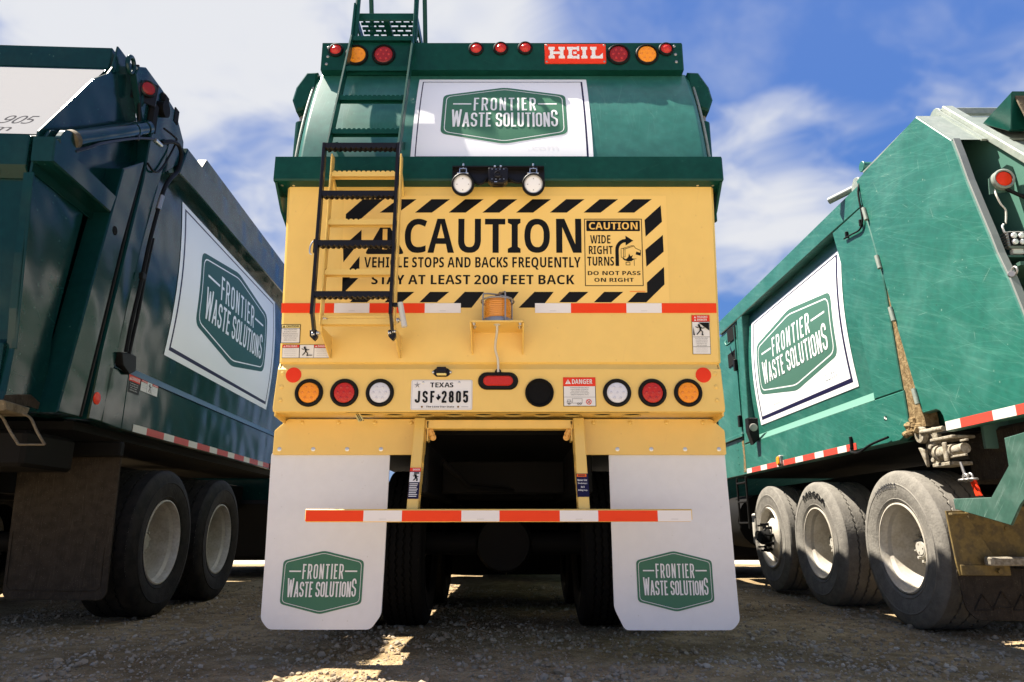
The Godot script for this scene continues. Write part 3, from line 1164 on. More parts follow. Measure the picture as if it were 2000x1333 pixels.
func nut_mesh(l: float) -> ArrayMesh:
	var g := G.new()
	g.lathe(PackedVector2Array([Vector2(.017, 0), Vector2(.017, .022), Vector2(.014, .027), Vector2(.010, .028), Vector2(.010, l), Vector2(0, l)]), Transform3D(), 6)
	return g.mesh()

var cap_mesh: ArrayMesh

# wheel: the rim is the part; tyre, hub and nuts are its sub-parts. t: z axis points out of the truck
func wheel(parent: Node, t: Transform3D, ty: ArrayMesh, tm: String, rim: ArrayMesh, rm: String, hub: ArrayMesh, nut: ArrayMesh, zn: float, rn := .137, nuts := 10, hm := "hub_pale", nm := "hub_pale") -> MeshInstance3D:
	var o := inst(parent, "wheel", rim, rm, t)
	inst(o, "tyre", ty, tm)
	if hub:
		inst(o, "hub", hub, "black_dull" if hm == "hub_pale" else hm)
		if hm == "hub_pale": inst(o, "hub_cap", cap_mesh, hm)
	if nut:
		for k in nuts:
			var a := TAU * (k + .3) / nuts
			inst(o, "wheel_nut", nut, nm, Transform3D(Basis(), Vector3(cos(a) * rn, sin(a) * rn, zn)))
	return o

func axle_t(x: float, y: float, z: float, sgn: float) -> Transform3D:      # wheel frame whose z axis is sgn * x
	return Transform3D(Basis(Vector3(0, 0, -sgn), Vector3(0, 1, 0), Vector3(sgn, 0, 0)), Vector3(x, y, z))

func tape(parent: Node, called: String, runs: Array, y0: float, y1: float, surf: Callable, lift := .0015, old := false) -> void:
	# runs: [u0, u1, "r" or "w"]; every coloured length is a sheet of its own
	for q in runs:
		var p := Print.new()
		p.ink(("tape_red" if q[2] == "r" else "tape_white") + ("_old" if old else ""))
		p.rect(q[0], y0, q[1], y1)
		if not old:
			p.ink("ink_grey" if q[2] == "w" else "label_red")
			var n := 2 if absf(q[1] - q[0]) > .2 else 1
			for k in n:
				var c: float = lerpf(q[0], q[1], .35 + .4 * k if n == 2 else .5)
				p.rect(c - .016, lerpf(y0, y1, .8 if k else .2), c + .016, lerpf(y0, y1, .83 if k else .23))
		lay(parent, "reflective_tape", p, surf, lift)

# the stooped figure of the warning labels, in a box x0..x1, y0..y1
func figure(p: Print, x0: float, y0: float, x1: float, y1: float) -> void:
	var w := x1 - x0
	var h := y1 - y0
	var q := func(a: float, b: float) -> Vector2: return Vector2(x0 + a * w, y0 + b * h)
	p.circle(q.call(.42, .86), h * .10, 14)
	p.strip(PackedVector2Array([q.call(.45, .78), q.call(.55, .62), q.call(.56, .44)]), h * .16)
	p.strip(PackedVector2Array([q.call(.46, .74), q.call(.25, .66), q.call(.08, .74)]), h * .07)
	p.strip(PackedVector2Array([q.call(.52, .70), q.call(.76, .60), q.call(.95, .66)]), h * .07)
	p.strip(PackedVector2Array([q.call(.56, .46), q.call(.40, .28), q.call(.18, .06)]), h * .09)
	p.strip(PackedVector2Array([q.call(.57, .46), q.call(.76, .28), q.call(.70, .04), q.call(.84, .04)]), h * .085)

func alert(p: Print, cx: float, y0: float, h: float, fg: String, bg: String) -> void:
	p.ink(fg)
	p.poly(PackedVector2Array([Vector2(cx - h * .6, y0), Vector2(cx + h * .6, y0), Vector2(cx, y0 + h)]))
	p.ink(bg)
	p.rect(cx - h * .06, y0 + h * .32, cx + h * .06, y0 + h * .72)
	p.rect(cx - h * .06, y0 + h * .12, cx + h * .06, y0 + h * .23)

func lines(p: Print, rows: Array, cx: float, y1: float, step: float, h: float, wide := 1.0, font := "Droid Sans") -> void:
	for i in rows.size():
		write_h(p, rows[i], cx, y1 - h - i * step, h, wide, font, true)

const TEXT_CLEAR := ["Stand clear when tailgate", "is in motion and during", "unloading cycle. Do not", "stand under or cross", "under raised tailgate."]
const TEXT_TOW := ["To prevent possible injury, death or", "property damage, do not use this", "refuse collection vehicle to tow", "other equipment. It is not intended,", "designed or equipped for towing."]
const TEXT_LADDER := ["When using the ladder,", "be careful at all times.", "Maintain good balance by", "facing the ladder and use", "hand on rail and step", "ladder firmly in place."]
const TEXT_ES := ["Para evitar lesiones o la", "muerte no se acerque al", "vehiculo en movimiento."]
const TEXT_EN := ["To avoid injury or death", "stay clear of the vehicle", "while it is in motion."]

func label_danger(p: Print, x0: float, y0: float, x1: float, y1: float) -> void:      # the tow label on the bumper
	var w := x1 - x0
	var h := y1 - y0
	p.ink("ink_black"); p.rect(x0, y0, x1, y1)
	p.ink("label_white"); p.rect(x0 + .003, y0 + .003, x1 - .003, y1 - .045)
	p.ink("label_red"); p.rect(x0, y1 - .045, x1, y1)
	alert(p, x0 + .024, y1 - .034, .024, "label_white", "label_red")
	p.ink("label_white"); write(p, "DANGER", x0 + .044, y1 - .034, x1 - .016, y1 - .010)
	p.ink("ink_black")
	lines(p, TEXT_TOW, (x0 + x1) * .5, y1 - .050, .0088, .0048, .93)
	p.rect(x0 + .003, y0 + .0455, x1 - .003, y0 + .0465)
	# little truck and a barred ring
	var t := Vector2(x0 + .018, y0 + .012)
	for q in [[0, .002, .020, .012], [.002, .012, .016, .020], [.026, .004, .074, .026]]:
		p.frame(t.x + q[0], t.y + q[1], t.x + q[2], t.y + q[3], .0013)
	for cx in [.010, .054, .066]: p.ring(t + Vector2(cx, .001), .0042, .002, 12)
	p.ink("label_red")
	p.ring(Vector2(x1 - .036, y0 + .022), .012, .003, 20)
	p.strip(PackedVector2Array([Vector2(x1 - .044, y0 + .030), Vector2(x1 - .028, y0 + .014)]), .003)
	p.ink("ink_black")
	p.strip(PackedVector2Array([Vector2(x1 - .042, y0 + .016), Vector2(x1 - .034, y0 + .022), Vector2(x1 - .031, y0 + .028)]), .002)

func rung_mesh(w: float, k0 := .72, kd := .58) -> ArrayMesh:
	var g := G.new()
	var p := PackedVector2Array([Vector2(-w * .5, -.022 * k0), Vector2(w * .5, -.022 * k0)])
	var nn := 14
	for k in nn:
		var a := w * .5 - w * (k + .0) / nn
		p.append_array([Vector2(a, .012 * k0), Vector2(a - w * .18 / nn, .019 * k0 + .001), Vector2(a - w * .62 / nn, .019 * k0 + .001), Vector2(a - w * .80 / nn, .012 * k0)])
	p.append(Vector2(-w * .5, .012 * k0))
	g.prism(p, front_at(.027 * kd), .004)
	g.prism(p, front_at(-.031 * kd), .004)
	g.box(Vector3(0, .008 * k0, .0), Vector3(w - .002, .004, .054 * kd))
	for k in nn:
		for s in [-1, 1]:
			g.disc(Vector3(-w * .5 + w * (k + .5) / nn, .010, s * .012 * kd), Vector3.UP, .006, .005, 8)
	return g.mesh()

# ---------------------------------------------------------------- the middle truck
func zp(y: float) -> float: return -.01 + (y - 1.445) * .1092
func zc(y: float) -> float:
	var t := y - 2.48
	return .08 - .169 * t - .2645 * t * t

func middle_truck() -> void:
	var T := thing("garbage_truck", "garbage truck seen square from behind with yellow tailgate, folded ladder and white mud flaps", "garbage truck", Vector3.ZERO, 0.0, "garbage trucks parked side by side")
	var panel := func(u: float, v: float) -> Vector3: return Vector3(u, v, zp(v))
	var cover := func(u: float, v: float) -> Vector3: return Vector3(u, v, zc(v))
	var plane := func(z: float) -> Callable: return func(u: float, v: float) -> Vector3: return Vector3(u, v, z)
	# --- hull behind the skin
	var g := G.new()
	g.prism(pv([-.05, 1.22, -.05, 1.45, .05, 2.36, .05, 2.5, zc(2.8) - .03, 2.8, zc(3.05) - .03, 3.05, -.30, 3.20, -.30, 3.33, -1.2, 3.35, -1.2, 1.22]), side_at(-1.085), 2.17, .01)
	part(T, "hopper_hull", g, "green_dark")
	g = G.new()
	g.box(Vector3(0, 2.25, -3.75), Vector3(2.26, 2.16, 5.1), .05)
	for z in [-1.32, -5.05]: g.box(Vector3(0, 2.25, z), Vector3(2.33, 2.2, .12), .01)
	for y in [1.33, 3.20]: g.box(Vector3(0, y, -3.18), Vector3(2.325, .20, 3.6), .02)
	part(T, "body", g, "green_dark")
	for s in [-1.0, 1.0]:
		var sd: float = s
		var p0 := Print.new()
		p0.ink("sign_white"); p0.rect(-1.55, -.62, 1.55, .62)
		p0.ink("ink_navy"); p0.frame(-1.48, -.56, 1.48, .56, .02)
		wordmark(p0, 0, 0, 1.9, .95)
		lay(T, "side_sign", p0, func(u: float, v: float) -> Vector3: return Vector3(1.132 * sd, 2.27 + v, -3.18 - u * sd), .003, 0.0, "", .0005)
	g = G.new()
	g.prism(pv([-6.55, .85, -6.55, 2.75, -6.8, 2.95, -7.9, 2.95, -8.35, 2.1, -8.7, 1.95, -8.75, .85]), side_at(-1.15), 2.3, .05)
	part(T, "cab", g, "green_dark")
	g = G.new()
	for s in [-1, 1]:
		g.box(Vector3(s * .43, .93, -4.4), Vector3(.09, .26, 8.2), .008)
	for z in [-1.1, -2.3, -4.0, -6.0]: g.box(Vector3(0, .93, z), Vector3(.77, .2, .1), .008)
	part(T, "chassis_frame", g, "chassis")
	g = G.new()
	g.box(Vector3(0, 1.17, -3.4), Vector3(2.2, .06, 5.6))
	part(T, "body_floor", g, "chassis")
	for z in [-1.55, -2.9]:
		g = G.new()
		g.tube(PackedVector3Array([Vector3(-1.0, .52, z), Vector3(-.28, .52, z), Vector3(.28, .52, z), Vector3(1.0, .52, z)]), .075, 12)
		g.disc(Vector3(0, .52, z - .16), Vector3(0, 0, 1), .19, .3, 20)
		part(T, "axle", g, "chassis")
	g = G.new()
	g.tube(PackedVector3Array([Vector3(0, .56, -2.9), Vector3(0, .75, -5.5)]), .05, 10)
	part(T, "drive_shaft", g, "chassis")
	g = G.new()
	for s in [-1, 1]:
		g.bar(Vector3(s * .52, .70, -.9), Vector3(s * .52, .70, -3.5), .08, .10, Vector3.UP, .01)
		g.box(Vector3(s * .52, .62, -2.22), Vector3(.14, .3, .2), .02)
	g.tube(PackedVector3Array([Vector3(-.33, .98, -.5), Vector3(-.2, .86, -.8), Vector3(.2, .84, -1.2), Vector3(.32, .9, -1.6)]), .016, 8)
	part(T, "suspension", g, "chassis")
	for s in [-1.0, 1.0]:
		g = G.new()
		g.box(Vector3(s * .84, .62, -3.65), Vector3(.60, .80, .012), .003)
		part(T, "front_mud_flap", g, "black_dull")
		g = G.new()
		g.box(Vector3(s * .27, .60, -3.66), Vector3(.53, .84, .012), .003)
		part(T, "spray_curtain", g, "black_dull")
		g = G.new()
		g.tube(PackedVector3Array([Vector3(s * .88, .62, -5.0), Vector3(s * .88, .62, -6.2)]), .31, 24)
		part(T, "fuel_tank", g, "chassis")
	g = G.new()
	g.box(Vector3(0, .66, -6.6), Vector3(.95, .85, 1.6), .05)
	part(T, "gearbox", g, "chassis")
	g = G.new()
	g.box(Vector3(0, .55, -8.6), Vector3(2.3, .70, .15), .04)
	part(T, "front_bumper", g, "chassis")
	var td := tyre(.5, .285, .28, 4).mesh()
	var rd := dish_rim(.285, .28).mesh()
	for z in [-1.55, -2.9]:
		for s in [-1.0, 1.0]:
			wheel(T, axle_t(s * .63, .5, z, s), td, "tyre_black", rd, "rim_cream", null, null, 0)
			wheel(T, axle_t(s * .96, .5, z, s), td, "tyre_black", rd, "rim_cream", hub_mesh().mesh(), null, 0)
	for s in [-1.0, 1.0]:
		wheel(T, axle_t(s * 1.0, .5, -7.5, s), td, "tyre_black", rd, "rim_cream", hub_mesh().mesh(), null, 0)
	# --- yellow tailgate panel
	g = G.new()
	var n := Vector3(0, -.1085, .994)
	var b := Basis(Vector3.RIGHT, n.cross(Vector3.RIGHT), n)
	g.box(Vector3(-.005, 1.955, zp(1.955)) - n * .08, Vector3(2.225, 1.08, .16), .014, b)
	part(T, "tailgate_panel", g, "yellow")
	# --- beam across the tailgate
	g = G.new()
	g.prism(pv([.15, 2.362, .15, 2.487, -.02, 2.487, -.02, 2.340, .03, 2.340, .146, 2.352]), side_at(-1.171), 2.315, .006)
	part(T, "cross_beam", g, "green_dark")
	for s in [-1, 1]:
		g = G.new()
		g.prism(pv([.14, 2.348, -.10, 2.348, -.10, 2.19, .02, 2.24]), side_at(-1.166 if s < 0 else 1.126), .012)
		part(T, "beam_gusset", g, "green_dark")
	var bm := bolt_mesh(.008, .008)
	for x in [-1.14, -1.08, 1.02, 1.10]:
		inst(T, "bolt", bm, "zinc", G.axes(Vector3(x, 2.3545, .10), Vector3(0, -1, .12)))
	# --- hopper cover
	g = G.new()
	var ny := 26
	for i in ny:
		var y0 := lerpf(2.47, 3.21, float(i) / ny)
		var y1 := lerpf(2.47, 3.21, float(i + 1) / ny)
		var n0 := Vector3(0, .169 + .529 * (y0 - 2.48), 1).normalized()
		var n1 := Vector3(0, .169 + .529 * (y1 - 2.48), 1).normalized()
		# rounded sides: x, drop behind the face
		var sec := [[-1.092, -.10, -1.0], [-1.092, -.035, -1.0], [-1.082, -.012, -.6], [-1.055, 0.0, 0.0], [1.065, 0.0, 0.0], [1.092, -.012, .6], [1.102, -.035, 1.0], [1.102, -.10, 1.0]]
		for k in sec.size() - 1:
			var A: Array = sec[k]
			var B: Array = sec[k + 1]
			g.quadn(Vector3(A[0], y0, zc(y0) + A[1]), Vector3(B[0], y0, zc(y0) + B[1]), Vector3(B[0], y1, zc(y1) + B[1]), Vector3(A[0], y1, zc(y1) + A[1]),
				n0.lerp(Vector3(signf(A[2]), 0, 0), absf(A[2])).normalized(), n0.lerp(Vector3(signf(B[2]), 0, 0), absf(B[2])).normalized(), n1.lerp(Vector3(signf(B[2]), 0, 0), absf(B[2])).normalized(), n1.lerp(Vector3(signf(A[2]), 0, 0), absf(A[2])).normalized())
	part(T, "hopper_cover", g, "green_cover")
	for s in [-1, 1]:
		var x: float = -1.104 if s < 0 else 1.114
		var rim := PackedVector3Array()
		for i in 13:
			var y := lerpf(2.49, 3.2, i / 12.0)
			rim.append(Vector3(x, y, zc(y) - .035))
		g = G.new()
		g.tube(rim, .008, 6)
		part(T, "cover_edging", g, "pale_green")
	# --- sign on the cover
	var p := Print.new()
	p.ink("sign_white"); p.rect(-.484, 2.512, .487, 3.152)
	p.ink("ink_navy")
	p.rect(-.462, 2.524, .462, 2.531); p.rect(-.462, 3.122, .462, 3.127); p.rect(-.462, 2.524, -.456, 3.127); p.rect(.452, 2.524, .462, 3.127)
	p.ink("ink_faint"); write(p, ".com", .14, 2.575, .30, 2.600, "Droid Sans")
	wordmark(p, .012, 2.842, .690, .455)
	lay(T, "company_sign", p, cover, .003, .06, "", .0004)
	# --- lamp bar on top
	g = G.new()
	g.prism(pv([-.12, 3.196, -.12, 3.378, -.60, 3.40, -.60, 3.185]), side_at(-1.057), 2.112, .006)
	part(T, "lamp_bar", g, "green_dark")
	for q in [[-.975, 3.326], [-.155, 3.334], [-.011, 3.337], [.132, 3.339], [.956, 3.332]]:
		lamp(T, "marker_lamp", G.axes(Vector3(q[0], q[1], -.12), Vector3(0, 0, 1)), .044, .034, "lens_red")
		var cone := G.new()
		cone.lathe(PackedVector2Array([Vector2(.028, .010), Vector2(.018, .019), Vector2(.007, .024), Vector2(0, .025)]), Transform3D(), 20)
		inst(T.get_child(-1), "lens_cap", cone.mesh(), "lens_red")
	lamp(T, "turn_lamp", G.axes(Vector3(-.852, 3.292, -.12), Vector3(0, 0, 1)), .068, .053, "lens_amber", "led_amber")
	lamp(T, "brake_lamp", G.axes(Vector3(-.694, 3.294, -.12), Vector3(0, 0, 1)), .068, .053, "lens_dark_red", "led_red")
	lamp(T, "brake_lamp", G.axes(Vector3(.677, 3.296, -.12), Vector3(0, 0, 1)), .068, .053, "lens_dark_red", "led_red")
	lamp(T, "turn_lamp", G.axes(Vector3(.843, 3.296, -.12), Vector3(0, 0, 1)), .068, .053, "lens_amber", "led_amber")
	var rv := rivet_mesh(.009, .006)
	for q in [[-1.02, 3.345], [-1.02, 3.285], [-1.025, 3.235], [1.005, 3.355], [1.01, 3.30], [1.012, 3.25]]:
		inst(T, "rivet", rv, "steel", G.axes(Vector3(q[0], q[1], -.12), Vector3(0, 0, 1)))
	# name badge: raised slab letters on a red plate
	g = G.new()
	g.prism(round_poly(pv([.246, 3.236, .603, 3.236, .603, 3.366, .246, 3.366]), .006), front_at(-.12), .008, .002)
	var badge := part(T, "name_badge", g, "badge_red", "red badge with raised white slab letters")
	g = G.new()
	var slab := func(x: float, w: float, ch: String) -> void:
		var y0 := 3.266
		var h := .076
		var st := .020
		var post := func(px: float) -> void:
			g.prism(pv([px - .008, y0, px + st + .008, y0, px + st + .008, y0 + .014, px + st, y0 + .022, px + st, y0 + h - .022, px + st + .008, y0 + h - .014, px + st + .008, y0 + h, px - .008, y0 + h, px - .008, y0 + h - .014, px, y0 + h - .022, px, y0 + .022, px - .008, y0 + .014]), front_at(-.112), .005, .001)
		post.call(x + .008)
		match ch:
			"H":
				post.call(x + w - st - .008)
				g.box(Vector3(x + w * .5, y0 + h * .5, -.1105), Vector3(w - .05, .015, .003))
			"E":
				for q in [[.0, .016, .0], [h * .5 - .007, .014, .016], [h - .016, .016, .0]]:
					g.box(Vector3(x + (st + w - q[2]) * .5 + .008, y0 + q[0] + q[1] * .5, -.1105), Vector3(w - st - .016 - q[2], q[1], .003))
				for yy in [y0 + .011, y0 + h - .011]:
					g.box(Vector3(x + w - .006, yy, -.1095), Vector3(.012, .030 if true else .0, .003))
			"L":
				g.box(Vector3(x + (st + w) * .5 + .008, y0 + .008, -.1105), Vector3(w - st - .016, .016, .003))
				g.prism(pv([x + w - .020, y0 + .016, x + w, y0 + .0, x + w, y0 + .036]), front_at(-.112), .004)
	slab.call(.268, .095, "H"); slab.call(.377, .070, "E"); slab.call(.458, .046, "I"); slab.call(.512, .072, "L")
	part(badge, "lettering", g, "badge_white")
	for q in [[.257, 3.356], [.592, 3.356], [.257, 3.246], [.592, 3.246]]:
		inst(badge, "screw", rivet_mesh(.006, .004), "steel", G.axes(Vector3(q[0], q[1], -.112), Vector3(0, 0, 1)))
	# --- lift arms beside the cover
	for s in [-1.0, 1.0]:
		g = G.new()
		g.prism(pv([s * 1.222, 3.030, s * 1.205, 3.115, s * 1.150, 3.212, s * 1.085, 3.215, s * 1.085, 3.06, s * 1.15, 2.97, s * 1.195, 2.955]), front_at(-.42), .26, .012)
		g.box(Vector3(s * 1.12, 3.10, -.62), Vector3(.10, .16, .4), .01)
		var arm := part(T, "lift_arm", g, "green_dark")
		g = G.new()
		g.tube(PackedVector3Array([Vector3(s * 1.178, 2.30, -.24), Vector3(s * 1.178, 2.915, -.24)]), .036, 16)
		part(arm, "cylinder", g, "green_dark")
		g = G.new()
		g.tube(PackedVector3Array([Vector3(s * 1.178, 2.90, -.24), Vector3(s * 1.178, 3.0, -.24)]), .018, 12)
		part(arm, "piston_rod", g, "steel")
	# --- work lights and camera on a black bracket
	g = G.new()
	g.prism(round_poly(pv([-.251, 2.335, .222, 2.335, .222, 2.407, -.251, 2.407]), .010), front_at(.152), .010, .002)
	g.box(Vector3(-.015, 2.405, .175), Vector3(.468, .005, .05))
	var br := part(T, "light_bracket", g, "black_paint")
	for x in [-.193, .163]:
		var t := G.axes(Vector3(x, 2.302, .196), Vector3(0, -.18, 1))
		g = G.new()
		g.lathe(PackedVector2Array([Vector2(.0, -.045), Vector2(.030, -.042), Vector2(.050, -.015), Vector2(.058, .0), Vector2(.058, .016), Vector2(.054, .020), Vector2(.047, .018), Vector2(.046, .010)]), t, 36)
		var wl := part(T, "work_light", g, "rubber")
		inst(wl, "lens", lens_mesh(.046, .005).mesh(), "lens_white", t)
		g = G.new()
		g.lathe(PackedVector2Array([Vector2(.0475, .012), Vector2(.0465, .0185), Vector2(.0435, .0175), Vector2(.043, .012)]), t, 36)
		part(wl, "bezel", g, "steel")
		var lc := G.new()
		for k in 4: lc.disc(t * Vector3(cos(TAU * k / 4) * .029, sin(TAU * k / 4) * .029, .0135), t.basis.z, .0028, .002, 8)
		part(wl, "screw", lc, "steel").set_meta("kind", "stuff")
		g = G.new()
		for s in [-1, 1]: g.box(Vector3(x + s * .017, 2.373, .196), Vector3(.004, .034, .022))
		g.box(Vector3(x, 2.389, .196), Vector3(.038, .004, .022))
		g.tube(PackedVector3Array([Vector3(x - .030, 2.366, .196), Vector3(x + .026, 2.366, .196)]), .0065, 8)
		g.tube(PackedVector3Array([Vector3(x, 2.39, .19), Vector3(x, 2.424, .19)]), .005, 8)
		part(wl, "mount", g, "zinc")
	g = G.new()
	g.prism(round_poly(pv([-.066, 2.322, -.045, 2.305, .012, 2.305, .034, 2.322, .034, 2.395, -.066, 2.395]), .008), front_at(.165), .045, .006)
	g.lathe(PackedVector2Array([Vector2(.020, .0), Vector2(.020, .012), Vector2(.013, .014), Vector2(.011, .006), Vector2(0, .004)]), G.axes(Vector3(-.016, 2.352, .208), Vector3(0, 0, 1)), 20)
	var cam := part(T, "rear_camera", g, "black_paint")
	g = G.new()
	for k in 8: g.disc(Vector3(-.016 + (k % 4 - 1.5) * .020, 2.383 if k < 4 else 2.328, .2095), Vector3(0, 0, 1), .0026, .002, 6)
	for x in [-.032, -.002]: g.disc(Vector3(x, 2.40, .200), Vector3(0, .3, 1), .006, .008, 8)
	g.box(Vector3(-.027, 2.313, .2105), Vector3(.014, .004, .001))
	part(cam, "screw", g, "zinc").set_meta("kind", "stuff")
	for q in [[-.16, 2.37, .17, -.13, 2.325, .18, -.10, 2.318, .18, -.07, 2.35, .18], [.034, 2.35, .18, .08, 2.325, .18, .12, 2.335, .18, .14, 2.36, .17]]:
		g = G.new()
		g.tube(smooth_path(pv3(q)), .008, 6)
		part(br, "cable", g, "rubber")
	# --- caution print on the panel
	p = Print.new()
	p.ink("decal_yellow"); p.rect(-.818, 1.704, .856, 2.298)
	p.ink("ink_black")
	p.poly(pv([-.720, 2.279, -.612, 2.279, -.732, 2.169, -.806, 2.169, -.806, 2.199]))
	for k in 7:
		var x := -.363 + .1748 * k
		p.poly(pv([x - .085, 2.207, x + .003, 2.207, x + .096, 2.279, x, 2.279]))
	p.poly(pv([-.537, 2.279, -.441, 2.279, -.535, 2.207, -.630, 2.207]))
	for k in 3:
		var y := 2.246 - k * .158
		if k < 2: p.poly(pv([.827 + k * .006, y, .831 + k * .004, y - .088, .744, y - .167, .741, y - .078]))
	p.poly(pv([.834, 1.920, .834, 1.829, .738, 1.736, .642, 1.736, .693, 1.787, .744, 1.787, .744, 1.838]))
	p.poly(pv([-.722, 2.115, -.721, 2.062, -.810, 1.945, -.815, 2.028]))
	p.poly(pv([-.728, 1.975, -.727, 1.903, -.81, 1.835, -.812, 1.865]))
	p.poly(pv([-.812, 1.862, -.73, 1.862, -.796, 1.792, -.812, 1.792]))
	for k in 8:
		var x := -.718 + .1775 * k
		var yb := 1.708 if x > -.2 and x < .19 else 1.736
		var sl := (1.790 - yb) * .98
		p.poly(pv([maxf(x - sl, -.81), yb, x - sl + (.115 if yb < 1.72 else .088), yb, x + .098, 1.790, x, 1.790]))
	write(p, "CAUTION", -.498, 1.993, .413, 2.174)
	write(p, "VEHICLE STOPS AND BACKS FREQUENTLY", -.703, 1.905, .407, 1.971)
	write(p, "STAY AT LEAST 200 FEET BACK", -.663, 1.829, .374, 1.878)
	p.poly(round_poly(pv([-.702, 1.987, -.498, 1.987, -.600, 2.176]), .018))
	# wide right turns box
	p.frame(.430, 1.822, .725, 2.172, .004)
	p.poly(round_poly(pv([.439, 2.108, .716, 2.108, .716, 2.165, .439, 2.165]), .006))
	write(p, "WIDE", .458, 2.043, .562, 2.087); write(p, "RIGHT", .450, 1.987, .573, 2.030); write(p, "TURNS", .441, 1.926, .578, 1.973)
	write(p, "DO NOT PASS", .443, 1.877, .713, 1.898); write(p, "ON RIGHT", .476, 1.842, .677, 1.862)
	var ar := PackedVector2Array([Vector2(.595, 1.925), Vector2(.595, 2.005)])
	ar.append_array(arc(Vector2(.641, 2.008), .046, .050, 180, 92, 6)); ar.append(Vector2(.646, 2.058))
	p.strip(ar, .018)
	p.poly(pv([.640, 2.084, .640, 2.032, .680, 2.058]))
	for q in [[.616, 1.970, .628, 2.016], [.628, 1.972, .636, 2.014]]: p.frame(q[0], q[1], q[2], q[3], .0025)
	p.strip(pv([.636, 2.014, .682, 2.030, .690, 2.018, .716, 2.006, .716, 1.985]), .003)
	p.strip(pv([.622, 2.016, .672, 2.032, .684, 2.030]), .0025)
	p.poly(pv([.690, 1.985, .716, 1.978, .716, 1.994, .694, 2.000]))
	p.poly(pv([.640, 1.960, .652, 1.972, .656, 1.990, .664, 1.975, .676, 1.982, .670, 1.966, .684, 1.962, .668, 1.950, .650, 1.948, .634, 1.954, .622, 1.962, .626, 1.968]))
	p.frame(.640, 1.930, .660, 1.944, .003); p.strip(pv([.682, 1.926, .682, 1.962, .694, 1.962]), .0025)
	p.ink("ink_yellow")
	write(p, "CAUTION", .453, 2.117, .704, 2.155)
	p.rect(-.612, 2.055, -.588, 2.120); p.rect(-.612, 2.012, -.588, 2.036)
	p.ink("ink_orange"); p.rect(.655, 1.790, .735, 1.7935)
	lay(T, "caution_sign", p, panel, .002, .1)
	tape(T, "tape", [[-1.116, -.848, "r"], [-.848, -.669, "w"], [-.669, -.388, "r"], [-.388, -.205, "w"], [.172, .354, "w"], [.354, .636, "r"], [.636, .815, "w"], [.815, 1.093, "r"]], 1.681, 1.731, panel, .005)
	# --- labels on the panel
	p = Print.new()
	p.ink("ink_black"); p.rect(-1.112, 1.527, -1.015, 1.623)
	p.ink("label_white"); p.rect(-1.109, 1.530, -1.018, 1.602)
	p.ink("label_cream"); p.rect(-1.109, 1.605, -1.018, 1.620)
	alert(p, -1.098, 1.607, .011, "ink_black", "label_cream")
	p.ink("ink_black"); write(p, "CAUTION", -1.086, 1.6075, -1.024, 1.6175)
	lines(p, TEXT_LADDER, -1.0635, 1.598, .0105, .0052, .95)
	lay(T, "ladder_caution_label", p, panel, .003)
	p = Print.new()
	p.ink("ink_black"); p.poly(pv([-1.103, 1.452, -.854, 1.452, -.854, 1.497, -.870, 1.520, -1.103, 1.520]))
	p.ink("label_white"); p.rect(-1.101, 1.454, -1.017, 1.503); p.rect(-1.013, 1.454, -.943, 1.518); p.poly(pv([-.941, 1.454, -.856, 1.454, -.856, 1.496, -.861, 1.503, -.941, 1.503]))
	p.ink("label_red"); p.rect(-1.101, 1.505, -1.017, 1.518); p.poly(pv([-.941, 1.505, -.863, 1.505, -.871, 1.518, -.941, 1.518]))
	alert(p, -1.091, 1.507, .009, "label_white", "label_red"); alert(p, -.931, 1.507, .009, "label_white", "label_red")
	p.ink("label_white"); write(p, "PELIGRO", -1.082, 1.5072, -1.026, 1.516); write(p, "DANGER", -.922, 1.5072, -.872, 1.516)
	p.ink("ink_black")
	figure(p, -1.006, 1.462, -.962, 1.512)
	p.rect(-.975, 1.464, -.948, 1.468)
	p.ink("ink_grey")
	lines(p, TEXT_ES + ["Lea las instrucciones"], -1.059, 1.500, .011, .0046, .93); lines(p, TEXT_EN + ["Read the instructions"], -.900, 1.500, .011, .0046, .90)
	lay(T, "danger_label", p, panel, .003)
	p = Print.new()
	p.ink("ink_black"); p.rect(.965, 1.471, 1.056, 1.670)
	p.ink("label_white"); p.rect(.967, 1.473, 1.054, 1.508); p.rect(.967, 1.510, 1.054, 1.558); p.rect(.967, 1.560, 1.054, 1.635)
	p.ink("label_red"); p.rect(.965, 1.637, 1.056, 1.670)
	alert(p, .982, 1.655, .010, "label_white", "label_red"); alert(p, .982, 1.641, .010, "label_white", "label_red")
	p.ink("label_white"); write(p, "PELIGRO", .992, 1.655, 1.044, 1.665); write(p, "DANGER", .992, 1.641, 1.041, 1.651)
	p.ink("ink_black")
	figure(p, .978, 1.566, 1.030, 1.626)
	p.poly(pv([.998, 1.631, 1.051, 1.631, 1.051, 1.590])); p.poly(pv([.970, 1.612, .970, 1.566, .978, 1.566]))
	lines(p, TEXT_CLEAR, 1.0105, 1.554, .0092, .0047, .90)
	p.ink("ink_grey"); lines(p, TEXT_ES, 1.0105, 1.504, .0095, .0042, .95)
	lay(T, "tailgate_danger_label", p, panel, .003)
	# --- warning beacon on a shelf
	g = G.new()
	g.prism(round_poly(pv([-.147, zp(1.585) - .005, .112, zp(1.585) - .005, .112, .205, -.147, .205]), .012), Transform3D(Basis(Vector3.RIGHT, Vector3(0, 0, 1), Vector3.UP), Vector3(0, 1.581, 0)), .007, .001)
	for x in [-.147, .106]:
		g.prism(pv([zp(1.58), 1.580, .19, 1.580, .17, 1.562, zp(1.47) + .012, 1.475, zp(1.47), 1.47]), side_at(x), .006)
	var sh := part(T, "beacon_shelf", g, "yellow")
	for q in [[-.128, .18], [.094, .18], [-.128, .12], [.094, .12]]: inst(sh, "bolt", bolt_mesh(.007, .012), "zinc", G.axes(Vector3(q[0], 1.581, q[1]), Vector3(0, -1, 0)))
